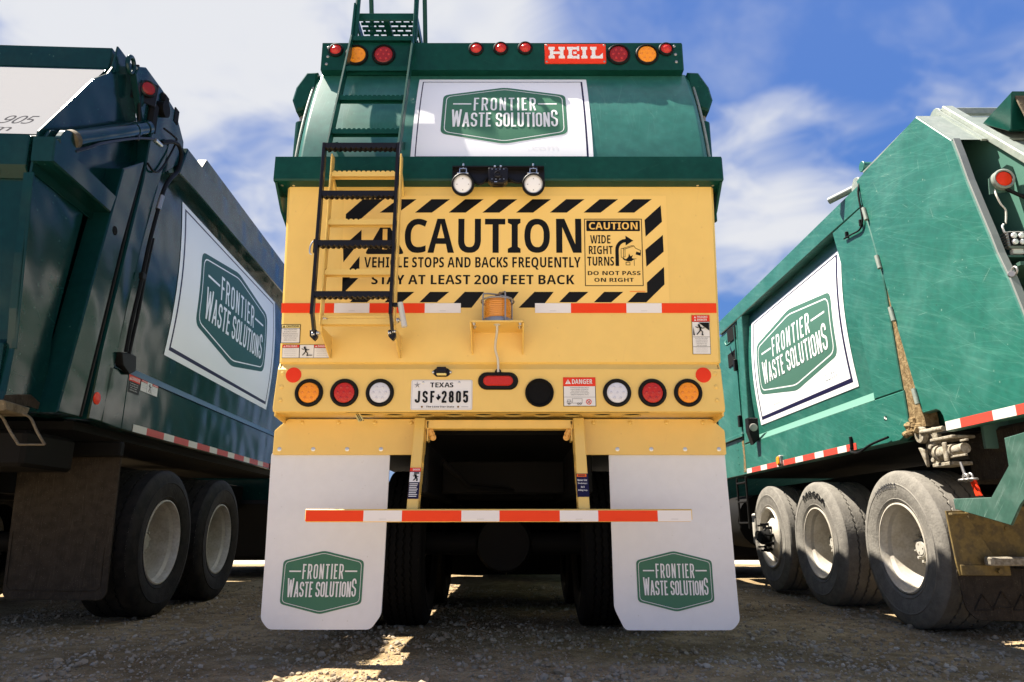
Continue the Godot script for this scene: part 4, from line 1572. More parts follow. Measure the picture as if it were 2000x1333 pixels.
	var bt := Transform3D(Basis(Vector3.RIGHT, Vector3(0, 0, -1), Vector3.UP), Vector3(-.016, 1.588, .125))
	g = G.new()
	g.lathe(PackedVector2Array([Vector2(.074, 0), Vector2(.074, .016), Vector2(.070, .024), Vector2(.066, .026), Vector2(0, .026)]), bt, 32)
	var be := part(T, "beacon", g, "steel")
	g = G.new()
	var pr := PackedVector2Array([Vector2(.066, .026)])
	for k in 9: pr.append_array([Vector2(.0665, .030 + k * .0095), Vector2(.0650, .0345 + k * .0095)])
	pr.append_array([Vector2(.062, .122), Vector2(.050, .132), Vector2(.03, .136), Vector2(0, .137)])
	g.lathe(pr, bt, 40)
	part(be, "lens", g, "beacon_amber")
	g = G.new()
	for k in 4:
		var a := TAU * (k + .32) / 4.0
		g.tube(smooth_path(PackedVector3Array([bt * Vector3(cos(a) * .080, sin(a) * .080, -.005), bt * Vector3(cos(a) * .080, sin(a) * .080, .13), bt * Vector3(cos(a) * .066, sin(a) * .066, .15), bt * Vector3(0, 0, .155)]), 5), .0042, 6)
	var lp := PackedVector3Array()
	for k in 25: lp.append(bt * Vector3(cos(TAU * k / 24) * .081, sin(TAU * k / 24) * .081, .118))
	g.tube(lp, .0042, 6)
	part(be, "guard", g, "steel")
	g = G.new()
	g.disc(Vector3(-.018, 1.581, .155), Vector3(0, -1, 0), .016, .003, 16)
	g.tube(smooth_path(pv3([-.018, 1.585, .155, -.018, 1.55, .14, -.028, 1.49, .06, -.016, 1.44, .02, -.014, 1.40, .012, -.014, 1.376, .012])), .0062, 8)
	part(be, "cable", g, "handle_grip")
	# --- bumper: front, sloping lip, pierced underside, end plates
	g = G.new()
	g.prism(round_poly(pv([-1.122, 1.178, 1.103, 1.178, 1.106, 1.20, 1.099, 1.396, -1.115, 1.396, -1.125, 1.20]), .004), front_at(-.012), .012, .003)
	g.prism(pv([-.002, 1.3955, -.034, 1.446, -.044, 1.440, -.012, 1.3905]), side_at(-1.100), 2.185)
	for s in [-1, 1]: g.prism(pv([-.010, 1.160, -.010, 1.395, -.040, 1.444, -.24, 1.444, -.24, 1.145, -.16, 1.145]), side_at(-1.118 if s < 0 else 1.092), .008)
	var bumper := part(T, "bumper", g, "yellow")
	g = G.new()
	var ut := Transform3D(Basis(Vector3.RIGHT, Vector3(0, 0, 1), Vector3(0, -1, 0)), Vector3(0, 1.1765, 0))
	for k in 10:
		var c := -.013 + (k - 4.5) * .150
		if k < 5: c -= .0
		g.holed(ut, Rect2(c - .075, -.23, .15, .219), Vector2(c, -.105), .048, .008)
	g.box(Vector3(-.940, 1.180, -.121), Vector3(.354, .007, .219)); g.box(Vector3(.918, 1.180, -.121), Vector3(.362, .007, .219))
	part(T, "bumper_underside", g, "yellow")
	for s in [-1.0, 1.0]:
		for y in [1.371, 1.304, 1.237]:
			inst(bumper, "bolt", rivet_mesh(.011, .006), "yellow", G.axes(Vector3(-1.09 if s < 0 else 1.068, y, 0), Vector3(0, 0, 1)))
	for q in [[-.950, "turn_lamp", "lens_amber", "led_amber"], [-.775, "brake_lamp", "lens_red", "led_red"], [-.599, "reversing_lamp", "lens_clear", "led_clear"], [.575, "reversing_lamp", "lens_clear", "led_clear"], [.750, "brake_lamp", "lens_red", "led_red"], [.927, "turn_lamp", "lens_amber", "led_amber"]]:
		lamp(T, q[1], G.axes(Vector3(q[0], 1.273, 0), Vector3(0, 0, 1)), .070, .0505, q[2], q[3])
	g = G.new()
	g.lathe(PackedVector2Array([Vector2(.071, 0), Vector2(.071, .010), Vector2(.064, .014), Vector2(.058, .008), Vector2(.055, .003), Vector2(0, .003)]), G.axes(Vector3(.191, 1.273, 0), Vector3(0, 0, 1)), 40)
	part(T, "blanking_plug", g, "black_dull")
	for x in [-1.034, 1.009]:
		g = G.new()
		g.disc(Vector3(x, 1.363, 0), Vector3(0, 0, 1), .0385, .004, 32)
		part(T, "reflector", g, "reflector_red")
	# oval stop lamp
	var oval := func(rx: float, ry: float) -> PackedVector2Array:
		var o := arc(Vector2(-.014 + rx - ry, 1.332), ry, ry, -90, 90, 10)
		o.append_array(arc(Vector2(-.014 - rx + ry, 1.332), ry, ry, 90, 270, 10))
		return o
	g = G.new()
	g.prism(oval.call(.100, .044), front_at(0), .013, .006)
	g.disc(Vector3(-.014, 1.378, 0), Vector3(0, 0, 1), .016, .010, 16)
	var ov := part(T, "stop_lamp", g, "rubber")
	g = G.new()
	g.prism(oval.call(.074, .025), front_at(.010), .008, .005)
	part(ov, "lens", g, "lens_red")
	# plate lamp
	g = G.new()
	g.prism(round_poly(pv([-.347, 1.376, -.322, 1.354, -.268, 1.354, -.243, 1.376, -.268, 1.398, -.322, 1.398]), .006), front_at(0), .006, .002)
	g.prism(round_poly(pv([-.322, 1.368, -.268, 1.368, -.272, 1.400, -.318, 1.400]), .005), front_at(.006), .024, .004)
	var pl := part(T, "plate_lamp", g, "black_paint")
	g = G.new()
	g.box(Vector3(-.295, 1.364, .016), Vector3(.048, .010, .020), .003)
	part(pl, "lens", g, "label_cream")
	for x in [-.338, -.252]: inst(pl, "screw", rivet_mesh(.006, .004), "zinc", G.axes(Vector3(x, 1.376, .006), Vector3(0, 0, 1)))
	# licence plate
	g = G.new()
	g.prism(round_poly(pv([-.445, 1.187, -.141, 1.187, -.141, 1.338, -.445, 1.338]), .010), front_at(.001), .003, .001)
	var plate := part(T, "licence_plate", g, "plate_white")
	p = Print.new()
	p.ink("ink_grey"); p.frame(-.440, 1.192, -.146, 1.333, .0015)
	p.ink("ink_black")
	write(p, "TEXAS", -.351, 1.300, -.236, 1.324)
	stroked(p, "JSF", -.425, 1.222, -.328, 1.282, .17, .20)
	stroked(p, "2805", -.292, 1.222, -.162, 1.282, .17, .20)
	p.poly(pv([-.320, 1.251, -.312, 1.251, -.312, 1.264, -.306, 1.264, -.306, 1.257, -.298, 1.255, -.297, 1.248, -.300, 1.243, -.306, 1.238, -.308, 1.233, -.313, 1.238, -.317, 1.243]))
	for k in 5:
		var a := PI * .5 + TAU * k / 5
		p.poly(PackedVector2Array([Vector2(-.414, 1.311), Vector2(-.414 + cos(a + .63) * .005, 1.311 + sin(a + .63) * .005), Vector2(-.414 + cos(a) * .018, 1.311 + sin(a) * .018)]))
	write(p, "The Lone Star State", -.368, 1.1985, -.230, 1.2075)
	p.ink("ink_grey"); p.rect(-.194, 1.200, -.160, 1.2035)
	p.ink("ink_brown")
	for x in [-.388, -.210]: p.circle(Vector2(x, 1.202), .005, 12)
	lay(plate, "lettering", p, plane.call(.004), .0006)
	for x in [-.386, -.207]: inst(plate, "bolt", rivet_mesh(.0065, .004), "zinc", G.axes(Vector3(x, 1.324, .004), Vector3(0, 0, 1)))
	p = Print.new()
	label_danger(p, .309, 1.205, .470, 1.351)
	lay(T, "towing_danger_label", p, plane.call(0.0), .002)
	g = G.new()
	g.bar(Vector3(-.712, 1.172, -.03), Vector3(-.684, 1.132, .004), .026, .0015, Vector3(0, .4, 1))
	var tg := part(T, "paper_tag", g, "label_cream")
	g = G.new()
	for k in 3: g.bar(Vector3(-.716 + k * .008, 1.172, -.0285), Vector3(-.688 + k * .008, 1.134, .0045), .0032, .001, Vector3(0, .4, 1))
	part(tg, "printed_bars", g, "ink_black").set_meta("kind", "stuff")
	# --- mud flap brackets and flaps
	for s in [-1.0, 1.0]:
		g = G.new()
		var poly := pv([-1.098, 1.168, -1.163, 1.108, -1.163, .985, -.42, .985, -.42, 1.168]) if s < 0 else pv([.415, 1.168, .415, .985, 1.146, .985, 1.146, 1.108, 1.083, 1.168])
		g.prism(round_poly(poly, .008), front_at(-.182), .012, .002)
		var bk := part(T, "flap_bracket", g, "yellow")
		for k in 4:
			inst(bk, "bolt", bolt_mesh(.007, .006), "zinc", G.axes(Vector3((-1.130 if s < 0 else .592) + k * .1725, 1.013, -.170), Vector3(0, 0, 1)))
			inst(bk, "weld_stud", rivet_mesh(.012, .008), "yellow", G.axes(Vector3((-1.024 if s < 0 else .475) + k * .187, 1.148, -.170), Vector3(0, 0, 1)))
		g = G.new()
		var fl := pv([-1.174, 1.0, -1.152, .20, -1.112, .156, -.622, .156, -.574, .222, -.568, 1.0]) if s < 0 else pv([.549, 1.0, .549, .250, .596, .153, 1.112, .153, 1.150, .192, 1.141, 1.0])
		var sg: float = s
		var bend := func(x: float, y: float) -> float:
			var d := clampf(1.0 - y, 0.0, 1.0)
			return -.183 + .026 * d * d - .006 * sin((x * sg - .55) * 8.0 + d * 3.0) * d + .004 * sin(y * 11.0 + sg) * d
		g = bent_sheet(round_poly(fl, .02), bend, .012)
		var fp := part(T, "mud_flap", g, "white_flap")
		p = Print.new()
		if s < 0: wordmark(p, -.869, .371, .394, .292)
		else: wordmark(p, .849, .376, .370, .280)
		lay(fp, "wordmark", p, func(u: float, v: float) -> Vector3: return Vector3(u, v, bend.call(u, v)), .002, .05, "", .0006, 1.0)
	# --- underride guard
	for s in [-1.0, 1.0]:
		var x: float = -.411 if s < 0 else .392
		var top := Vector3(x, 1.165, -.115)
		var bot := Vector3(x, .700, .062)
		g = G.new()
		var dirn := (bot - top).normalized()
		g.bar(top, bot, .054, .012, Vector3(0, .36, .93), .004)
		var pt := Transform3D(Basis(dirn.cross(Vector3(s, 0, 0)).normalized(), dirn, Vector3(-s, 0, 0)), top + Vector3(-s * .030, 0, 0))
		var back := Vector3(0, -.36, -.93)
		var hole_t := Transform3D(Basis(Vector3(0, .35, .937), dirn, Vector3(-s, 0, 0)), top + Vector3(-s * .028, 0, 0))
		var L := top.distance_to(bot)
		for k in 3:
			var y0 := L * k / 3.0
			g.holed(hole_t, Rect2(-.085 + .016 * k, y0, .085 - .016 * k, L / 3.0), Vector2(-.043 + .008 * k, y0 + L / 6.0), .030 - .005 * k, .008)
		var po := part(T, "guard_post", g, "yellow")
		p = Print.new()
		var face := func(u: float, v: float) -> Vector3: return top.lerp(bot, v) + Vector3(u, 0, 0) + Vector3(0, .36, .93) * .0065
		if s < 0:
			p.ink("ink_navy"); p.rect(-.026, -.88, .026, -.56)
			p.ink("label_white"); p.rect(-.025, -.71, .025, -.605)
			p.ink("label_red"); p.rect(-.026, -.60, .026, -.56)
			p.ink("label_white"); write(p, "DANGER", -.012, -.59, .022, -.57)
			for k in 8: p.rect(-.022, -.725 - k * .018, -.022 + .04 - .003 * (k % 3), -.733 - k * .018)
			p.ink("ink_black"); figure(p, -.012, -.70, .020, -.625); p.rect(-.005, -.625, .02, -.61)
		else:
			p.ink("ink_navy"); p.rect(-.028, -.86, .028, -.62)
			p.ink("ink_orange"); p.rect(-.026, -.655, .020, -.625)
			p.ink("ink_navy"); write(p, "WARNING", -.020, -.65, .014, -.63)
			p.ink("label_white")
			for q in [["Never Use", -.70], ["This Bumper", -.735], ["As A", -.77], ["Riding Step.", -.805]]: write(p, q[0], -.024 if q[0] != "As A" else -.010, q[1], .022 if q[0] != "As A" else .008, q[1] + .020)
		lay(po, "warning_label", p, func(u: float, v: float) -> Vector3: return face.call(u, -v), .001)
	g = G.new()
	g.box(Vector3(-.010, 1.135, -.125), Vector3(.75, .045, .010), .003)
	g.box(Vector3(-.010, 1.115, -.16), Vector3(.75, .008, .07), .002)
	for s in [-1, 1]: g.prism(pv([-.12, 1.15, -.12, 1.05, -.20, 1.05, -.24, 1.15]), side_at(-.376 if s < 0 else .352), .008)
	var cm := part(T, "guard_crossmember", g, "yellow")
	for q in [[-.352, 1.085], [-.345, 1.068], [-.358, 1.098], [.336, 1.085], [.330, 1.068], [.342, 1.098]]: inst(cm, "bolt", bolt_mesh(.011, .014), "yellow_shade", G.axes(Vector3(q[0], q[1], -.13), Vector3(0, 0, 1)))
	g = G.new()
	g.prism(round_poly(pv([-.893, .652, -.899, .660, -.899, .711, .886, .711, .886, .665, .878, .654]), .003), front_at(.064), .036, .004)
	part(T, "guard_bar", g, "yellow")
	tape(T, "tape", [[-.895, -.629, "r"], [-.629, -.452, "w"], [-.452, -.178, "r"], [-.178, -.003, "w"], [-.003, .275, "r"], [.275, .452, "w"], [.452, .726, "r"], [.726, .881, "w"]], .6555, .7045, plane.call(.1), .0015)
	# --- ladders
	var rm := rung_mesh(.352)
	g = G.new()
	g.box(Vector3(-.703, 2.525, .185), Vector3(.35, .03, .008), .002)
	var ul := part(T, "upper_ladder", g, "green_dark")
	for x in [-.884, -.522]:
		g = G.new()
		g.bar(Vector3(x, 2.50, .21), Vector3(x, 3.405, -.12), .012, .058, Vector3(0, .34, .94), .002)
		g.bar(Vector3(x, 3.38, -.118), Vector3(x, 3.66, -.15), .012, .05, Vector3(0, 0, 1), .002)
		g.bar(Vector3(x, 2.52, .19), Vector3(x, 2.62, .03), .010, .04, Vector3.UP, .002)
		part(ul, "rail", g, "green_dark")
	for y in [3.395, 3.12, 2.875, 2.615]:
		inst(ul, "rung", rm, "green_dark", Transform3D(Basis(), Vector3(-.703, y, .21 - (y - 2.5) * .365)))
	g = G.new()
	g.box(Vector3(-.682, 1.60, .222), Vector3(.34, .012, .006), .001)
	var yl := part(T, "yellow_ladder", g, "yellow")
	for x in [-.857, -.507]:
		g = G.new()
		g.box(Vector3(x, 2.01, .205), Vector3(.008, .90, .05), .002)
		g.bar(Vector3(x, 2.30, .09), Vector3(x, 2.36, .2), .01, .03, Vector3.UP)
		part(yl, "rail", g, "yellow")
		g = G.new()
		g.prism(pv([zp(1.56), 1.56, .20, 1.56, .19, 1.53, zp(1.44) + .02, 1.45, zp(1.44), 1.45]), side_at(x - .004), .006)
		part(yl, "stand_off", g, "yellow")
	for y in [2.352, 2.090, 1.828, 1.578]: inst(yl, "rung", rung_mesh(.340), "yellow", Transform3D(Basis(), Vector3(-.682, y, .205)))
	var rails: Array[G] = []
	for x in [-.876, -.510]:
		g = G.new()
		rails.append(g)
		g.bar(Vector3(x, 2.475, .298), Vector3(x, 1.585, .300), .016, .036, Vector3(0, 0, 1), .003)
		g.bar(Vector3(x, 1.60, .298), Vector3(x + .008, 1.500, .262), .014, .036, Vector3(0, 0, 1), .003)
		g.prism(round_poly(pv([x - .014, 1.522, x + .020, 1.522, x + .024, 1.49, x + .010, 1.470, x - .012, 1.49]), .006), front_at(.250), .024, .003)
	g = G.new()
	g.box(Vector3(-.492, 1.64, .285), Vector3(.036, .018, .02), .002)
	g.box(Vector3(-.888, 1.93, .295), Vector3(.012, .07, .02), .002)
	var bl := part(T, "folded_ladder", g, "black_paint", "black fold-down ladder section latched up over the yellow rungs")
	for q in rails: part(bl, "rail", q, "black_paint")
	for y in [2.455, 2.196, 1.938, 1.682]: inst(bl, "rung", rung_mesh(.350), "black_paint", Transform3D(Basis.from_euler(Vector3(PI, 0, 0)), Vector3(-.693, y, .298)))
	g = G.new()
	g.tube(PackedVector3Array([Vector3(-.470, 1.648, .29), Vector3(-.444, 1.530, .295)]), .0135, 12)
	part(bl, "latch_handle", g, "handle_grip")
	g = G.new()
	g.tube(smooth_path(pv3([-.896, 1.955, .30, -.906, 1.93, .305, -.908, 1.895, .305, -.900, 1.885, .30])), .004, 6)
	part(bl, "latch_clip", g, "zinc")
	for q in [[-.852, 1.505], [-.498, 1.512], [-.874, 1.500], [-.518, 1.506]]: inst(bl, "bolt", bolt_mesh(.0075, .012), "zinc", G.axes(Vector3(q[0], q[1], .274), Vector3(1, 0, .3)))
	for q in [[-.838, 1.592], [-.490, 1.585]]: inst(yl, "bolt", bolt_mesh(.009, .012), "zinc", G.axes(Vector3(q[0], q[1], .215), Vector3(1, 0, .5)))
	# --- platform with open grating and hand rails
	g = G.new()
	g.box(Vector3(-.708, 3.620, -.200), Vector3(.372, .052, .012), .003); g.box(Vector3(-.708, 3.620, -.80), Vector3(.372, .052, .012), .003)
	for x in [-.892, -.524]: g.box(Vector3(x, 3.615, -.50), Vector3(.012, .062, .60), .003)
	g.box(Vector3(-.708, 3.612, -.50), Vector3(.035, .036, .588), .003)
	var pf := part(T, "platform", g, "green_dark")
	g = G.new()
	for s in [-1, 1]:
		var x0: float = -.708 + s * .092
		for k in 14:
			g.box(Vector3(x0, 3.624, -.222 - k * .0415), Vector3(.146, .010, .017))
			for j in 3: g.box(Vector3(x0 - .049 + j * .049 + (.024 if k % 2 else 0.0), 3.622, -.2428 - k * .0415), Vector3(.014, .008, .0245))
	var gr := part(pf, "grating", g, "green_dark")
	gr.set_meta("kind", "stuff")
	for x in [-.872, -.520]:
		g = G.new()
		g.tube(smooth_path(PackedVector3Array([Vector3(x, 3.39, -.135), Vector3(x, 3.80, -.16), Vector3(x, 4.30, -.20), Vector3(x, 4.38, -.26), Vector3(x, 4.30, -.33), Vector3(x, 3.95, -.50), Vector3(x, 3.64, -.62)]), 5), .015, 10)
		part(pf, "hand_rail", g, "green_dark")

# ---------------------------------------------------------------- the truck on the right, seen along its sunlit side
func out_at(x: float) -> Transform3D:      # prism drawn in (z, y), growing towards -x
	return Transform3D(Basis(Vector3(0, 0, 1), Vector3(0, 1, 0), Vector3(-1, 0, 0)), Vector3(x, 0, 0))

func right_truck() -> void:
	var T := thing("garbage_truck", "garbage truck on the right with scratched faded green side lit by the sun", "garbage truck", Vector3(2.6, 0, 0), 0.0, "garbage trucks parked side by side")
	var flat := func(x: float) -> Callable: return func(u: float, v: float) -> Vector3: return Vector3(x, v, u)
	# --- hull, cab and running gear
	var g := G.new()
	g.prism(pv([-1.35, 1.2, -1.35, 3.03, -5.0, 3.03, -5.0, 1.2]), out_at(2.30), 2.14)
	part(T, "body", g, "green_back")
	g = G.new()
	g.prism(pv([-.52, 1.2, -.52, 3.05, -1.28, 3.05, -1.05, 1.2]), out_at(2.30), 2.19)
	g.prism(pv([.62, 1.0, .62, 1.60, .02, 2.42, -.50, 3.02, -.55, 1.0]), out_at(2.2), 1.90)
	part(T, "hopper_hull", g, "green_dark")
	g = G.new()
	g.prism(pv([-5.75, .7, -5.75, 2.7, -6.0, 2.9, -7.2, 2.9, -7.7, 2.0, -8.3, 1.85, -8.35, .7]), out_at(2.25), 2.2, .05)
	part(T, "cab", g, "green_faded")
	g = G.new()
	g.box(Vector3(1.15, .58, -7.0), Vector3(2.2, .74, 2.4), .05)
	part(T, "cab_skirt", g, "chassis")
	g = G.new()
	for x in [.72, 1.58]: g.box(Vector3(x, .96, -4.0), Vector3(.09, .26, 7.6), .008)
	for z in [-.6, -2.1, -3.3, -5.2]: g.box(Vector3(1.15, .95, z), Vector3(.80, .2, .1), .008)
	g.box(Vector3(1.15, 1.19, -2.9), Vector3(2.2, .03, 4.4))
	part(T, "chassis_frame", g, "chassis")
	for z in [-1.397, -2.706, -3.734]:
		g = G.new()
		g.tube(PackedVector3Array([Vector3(.22, .5, z), Vector3(1.0, .5, z), Vector3(1.3, .5, z), Vector3(2.08, .5, z)]), .07, 12)
		part(T, "axle", g, "chassis")
	# --- tailgate wing with its chipped paint
	g = G.new()
	g.prism(pv([-.501, 3.131, -.217, 2.801, -.187, 2.676, -.152, 2.504, -.096, 2.288, -.055, 2.136, -.028, 2.021, .025, 1.86, .080, 1.637, .13, 1.36, .15, 1.166, -.682, 1.168, -.699, 1.26, -.720, 1.295, -.754, 1.308, -.896, 1.308, -.915, 1.344, -.946, 1.489, -1.01, 1.755, -1.065, 1.984, -1.126, 2.291, -1.193, 2.606, -1.262, 2.891, -1.295, 3.066, -1.309, 3.100, -1.229, 3.108]), out_at(.045), .045, .006)
	var wing := part(T, "tailgate_side", g, "green_faded")
	g = G.new()
	var ep := [[-.217, 2.803], [-.187, 2.676], [-.152, 2.504], [-.096, 2.288], [-.055, 2.136], [-.028, 2.021], [.025, 1.86], [.080, 1.637]]
	var strip := PackedVector2Array()
	for q in ep: strip.append(Vector2(q[0] + .010, q[1] + .002))
	for k in ep.size(): strip.append(Vector2(ep[ep.size() - 1 - k][0] - .004, ep[ep.size() - 1 - k][1]))
	g.prism(strip, out_at(.046), .040, .002)
	part(wing, "edge_strip", g, "worn_edge")
	# sloping roof: outer cap, flange, main sheet
	var slope := func(z: float) -> float: return 2.801 - (z + .217) * 1.163
	g = G.new()
	var sn := Vector3(0, .652, .758)
	g.quad(Vector3(.0, slope.call(-.501) + .003, -.499), Vector3(.20, slope.call(-.501) + .003, -.499), Vector3(.20, slope.call(-.212) + .003, -.210), Vector3(.0, slope.call(-.212) + .003, -.210), sn)
	g.box(Vector3(1.16, 3.125, -.86), Vector3(2.3, .02, .72), .004)
	part(T, "tailgate_cap", g, "pale_green")
	g = G.new()
	g.bar(Vector3(.235, slope.call(-.55) + .028, -.55), Vector3(.235, slope.call(.6) + .028, .6), .07, .045, sn, .006)
	g.bar(Vector3(.180, slope.call(-.55) + .010, -.55), Vector3(.180, slope.call(-.20) + .010, -.20), .03, .012, sn)
	part(T, "roof_flange", g, "pale_green")
	g = G.new()
	g.bar(Vector3(1.26, slope.call(-.50) - .012, -.50), Vector3(1.26, slope.call(-.24) - .012, -.24), 1.96, .016, sn, .003)
	g.bar(Vector3(1.26, slope.call(-.225) - .022, -.225), Vector3(1.26, slope.call(-.10) - .022, -.10), 1.96, .016, sn, .003)
	g.bar(Vector3(1.26, slope.call(-.095) - .012, -.095), Vector3(1.26, slope.call(.6) - .012, .6), 1.96, .016, sn, .003)
	part(T, "sloping_roof", g, "pale_green")
	g = G.new()
	g.box(Vector3(1.26, slope.call(-.52) + .03, -.53), Vector3(2.0, .05, .03), .006)
	part(T, "roof_lip", g, "pale_green")
	# channel wall inside the wing
	g = G.new()
	g.prism(pv([-.50, slope.call(-.50), .60, slope.call(.60), .60, 1.17, -.50, 1.17]), out_at(.262), .03, .004)
	part(T, "hopper_wall", g, "wall_green")
	g = G.new()
	g.box(Vector3(.155, 2.0, -.49), Vector3(.15, 1.9, .02))
	g.box(Vector3(.155, 1.95, -.16), Vector3(.145, .02, .36))
	part(T, "channel_back", g, "green_back")
	# lifting eye
	g = G.new()
	g.prism(arc(Vector2(-.60, 3.16), .07, .085, -10, 190, 10), out_at(.20), .014, .002)
	part(T, "lifting_eye", g, "pale_green")
	# light hood on the roof
	g = G.new()
	g.prism(pv([-.40, 3.015, -.120, 3.055, -.180, 2.845, -.200, 2.845]), out_at(1.05), .72, .004)
	part(T, "lamp_hood", g, "green_dark")
	g = G.new()
	g.box(Vector3(.70, 2.93, -.105), Vector3(.70, .23, .010), .003, Basis.from_euler(Vector3(-.26, 0, 0)))
	part(T.get_child(-1), "face_plate", g, "flap_brown")
	g = G.new()
	g.box(Vector3(.60, 2.68, .02), Vector3(.34, .30, .03), .005)
	part(T, "cover_plate", g, "pale_green")
	# tail lamp and work light on the channel
	g = G.new()
	g.prism(pv([.075, 2.395, .215, 2.415, .235, 2.56, .20, 2.575, .085, 2.49]), front_at(-.100), .006)
	var lb := part(T, "lamp_plate", g, "green_back")
	var t := G.axes(Vector3(.150, 2.475, -.092), Vector3(-.12, -.06, 1))
	g = G.new()
	g.lathe(PackedVector2Array([Vector2(.057, 0), Vector2(.057, .030), Vector2(.050, .036), Vector2(.043, .032)]), t, 32)
	part(lb, "lamp_ring", g, "pale_green")
	g = G.new()
	g.lathe(PackedVector2Array([Vector2(.043, .010), Vector2(.043, .026), Vector2(.036, .033), Vector2(.02, .037), Vector2(0, .038)]), t, 32)
	part(lb, "lens", g, "reflector_red")
	g = G.new()
	g.tube(smooth_path(pv3([.11, 2.43, -.10, .10, 2.38, -.08, .115, 2.33, -.08, .135, 2.29, -.08, .13, 2.22, -.09])), .005, 6)
	part(lb, "wire", g, "handle_grip")
	g = G.new()
	g.tube(smooth_path(pv3([.16, 2.42, -.08, .22, 2.36, -.05, .32, 2.28, .0])), .010, 6)
	part(lb, "hose", g, "rubber")
	g = G.new()
	g.box(Vector3(.150, 2.115, -.075), Vector3(.105, .095, .04), .008)
	for k in 6: g.box(Vector3(.096, 2.078 + k * .015, -.075), Vector3(.012, .006, .05), .001)
	var wl := part(T, "work_light", g, "steel")
	g = G.new()
	g.box(Vector3(.150, 2.115, -.054), Vector3(.088, .078, .004), .001)
	part(wl, "face", g, "rubber")
	for k in 4: inst(wl, "lens", lens_mesh(.015, .005).mesh(), "lens_white", G.axes(Vector3(.130 + (k % 2) * .040, 2.097 + (k / 2) * .036, -.053), Vector3(0, 0, 1)))
	g = G.new()
	g.tube(smooth_path(pv3([.100, 2.15, -.07, .092, 2.19, -.07, .108, 2.21, -.08])), .006, 6)
	g.box(Vector3(.16, 2.055, -.09), Vector3(.06, .03, .03), .004)
	part(wl, "wire", g, "label_white")
	g = G.new()
	g.box(Vector3(.16, 2.02, -.11), Vector3(.15, .012, .10), .002)
	part(wl, "shelf", g, "green_back")
	g = G.new()
	for k in 12: pass
	g.tube(arc3(Vector3(.03, 1.90, .04), .020, 14), .006, 6)
	g.disc(Vector3(.02, 1.885, .025), Vector3(-.5, 0, 1), .018, .016, 10)
	part(wing, "eye_bolt", g, "steel")
	# --- body side frame
	g = G.new()
	g.prism(pv([-1.26, 3.062, -1.262, 2.885, -1.79, 2.892, -4.9, 2.890, -4.9, 3.062]), out_at(.15), .15, .008)
	part(T, "top_rail", g, "green_faded")
	g = G.new()
	g.prism(pv([-1.264, 2.884, -1.195, 2.60, -1.130, 2.29, -1.119, 2.067, -1.103, 1.70, -1.090, 1.492, -1.457, 1.492, -1.459, 1.566, -1.502, 1.828, -1.664, 2.484, -1.764, 2.884]), out_at(.13), .13, .006)
	part(T, "rear_post", g, "green_faded")
	g = G.new()
	g.prism(pv([-4.06, 2.888, -4.14, 1.50, -4.31, 1.50, -4.23, 2.888]), out_at(.13), .13, .006)
	part(T, "front_post", g, "green_faded")
	g = G.new()
	g.prism(pv([-1.078, 1.488, -1.070, 1.215, -1.20, 1.174, -4.31, 1.174, -4.31, 1.488]), out_at(.10), .10, .006)
	part(T, "skirt", g, "green_faded")
	g = G.new()
	g.quad(Vector3(.001, 1.4885, -1.46), Vector3(.001, 1.4885, -4.14), Vector3(.098, 1.580, -4.14), Vector3(.098, 1.580, -1.46), Vector3(-1, 1, 0))
	part(T, "ledge", g, "smear")
	var bulge := func(u: float, v: float) -> Vector3: return Vector3(.092 - .052 * sin(PI * clampf((v - 1.56) / 1.36, 0, 1)), v, u)
	g = G.new()
	for i in 16:
		var y0 := lerpf(1.555, 2.93, i / 16.0)
		var y1 := lerpf(1.555, 2.93, (i + 1) / 16.0)
		var nn := func(y: float) -> Vector3: return Vector3(-1, .052 * PI / 1.36 * cos(PI * (y - 1.56) / 1.36) * -1.0, 0).normalized()
		g.quadn(bulge.call(-4.20, y0), bulge.call(-1.40, y0), bulge.call(-1.40, y1), bulge.call(-4.20, y1), nn.call(y0), nn.call(y0), nn.call(y1), nn.call(y1))
	part(T, "side_panel", g, "green_faded")
	var p := Print.new()
	p.ink("sign_white"); p.rect(-3.96, 1.655, -1.80, 2.775)
	p.ink("ink_navy")
	p.rect(-3.90, 1.700, -1.865, 1.735); p.rect(-3.90, 2.735, -1.865, 2.748); p.rect(-3.90, 1.735, -3.875, 2.735); p.rect(-1.895, 1.735, -1.865, 2.735)
	wordmark(p, -2.905, 2.215, 1.80, .775, "logo_pale", "sign_white")
	p.ink("ink_faint"); write(p, "www.", -3.55, 1.80, -3.30, 1.84, "Droid Sans"); write(p, ".com", -2.35, 1.80, -2.10, 1.86, "Droid Sans")
	lay(T, "company_sign", p, bulge, .004, .12, "", .0004)
	tape(T, "tape", [[-4.30, -4.14, "w"], [-4.14, -3.86, "r"], [-3.86, -3.68, "w"], [-3.68, -3.40, "r"], [-3.40, -3.23, "w"], [-3.23, -2.95, "r"], [-2.95, -2.78, "w"], [-2.78, -2.53, "r"], [-2.53, -2.36, "w"], [-2.36, -2.10, "r"], [-2.10, -1.95, "w"], [-1.95, -1.79, "r"]], 1.178, 1.228, flat.call(0.0), .003, true)
	tape(T, "tape", [[-.680, -.540, "w"], [-.540, -.262, "r"], [-.262, -.085, "w"], [-.085, .14, "r"]], 1.174, 1.226, flat.call(0.0), .003, true)
	p = Print.new()
	p.ink("ink_black"); p.rect(-1.352, 1.330, -1.318, 1.356)
	p.ink("label_white"); p.rect(-1.350, 1.341, -1.336, 1.354); p.rect(-1.333, 1.332, -1.320, 1.344)
	lay(T, "small_label", p, flat.call(0.0), .002)
	# --- dirt-packed hinge seam
	g = G.new()
	g.prism(pv([-1.130, 2.291, -1.119, 2.067, -1.103, 1.70, -1.080, 1.25, -.905, 1.23, -.915, 1.344, -.946, 1.489, -1.01, 1.755, -1.065, 1.984]), out_at(.10), .086)
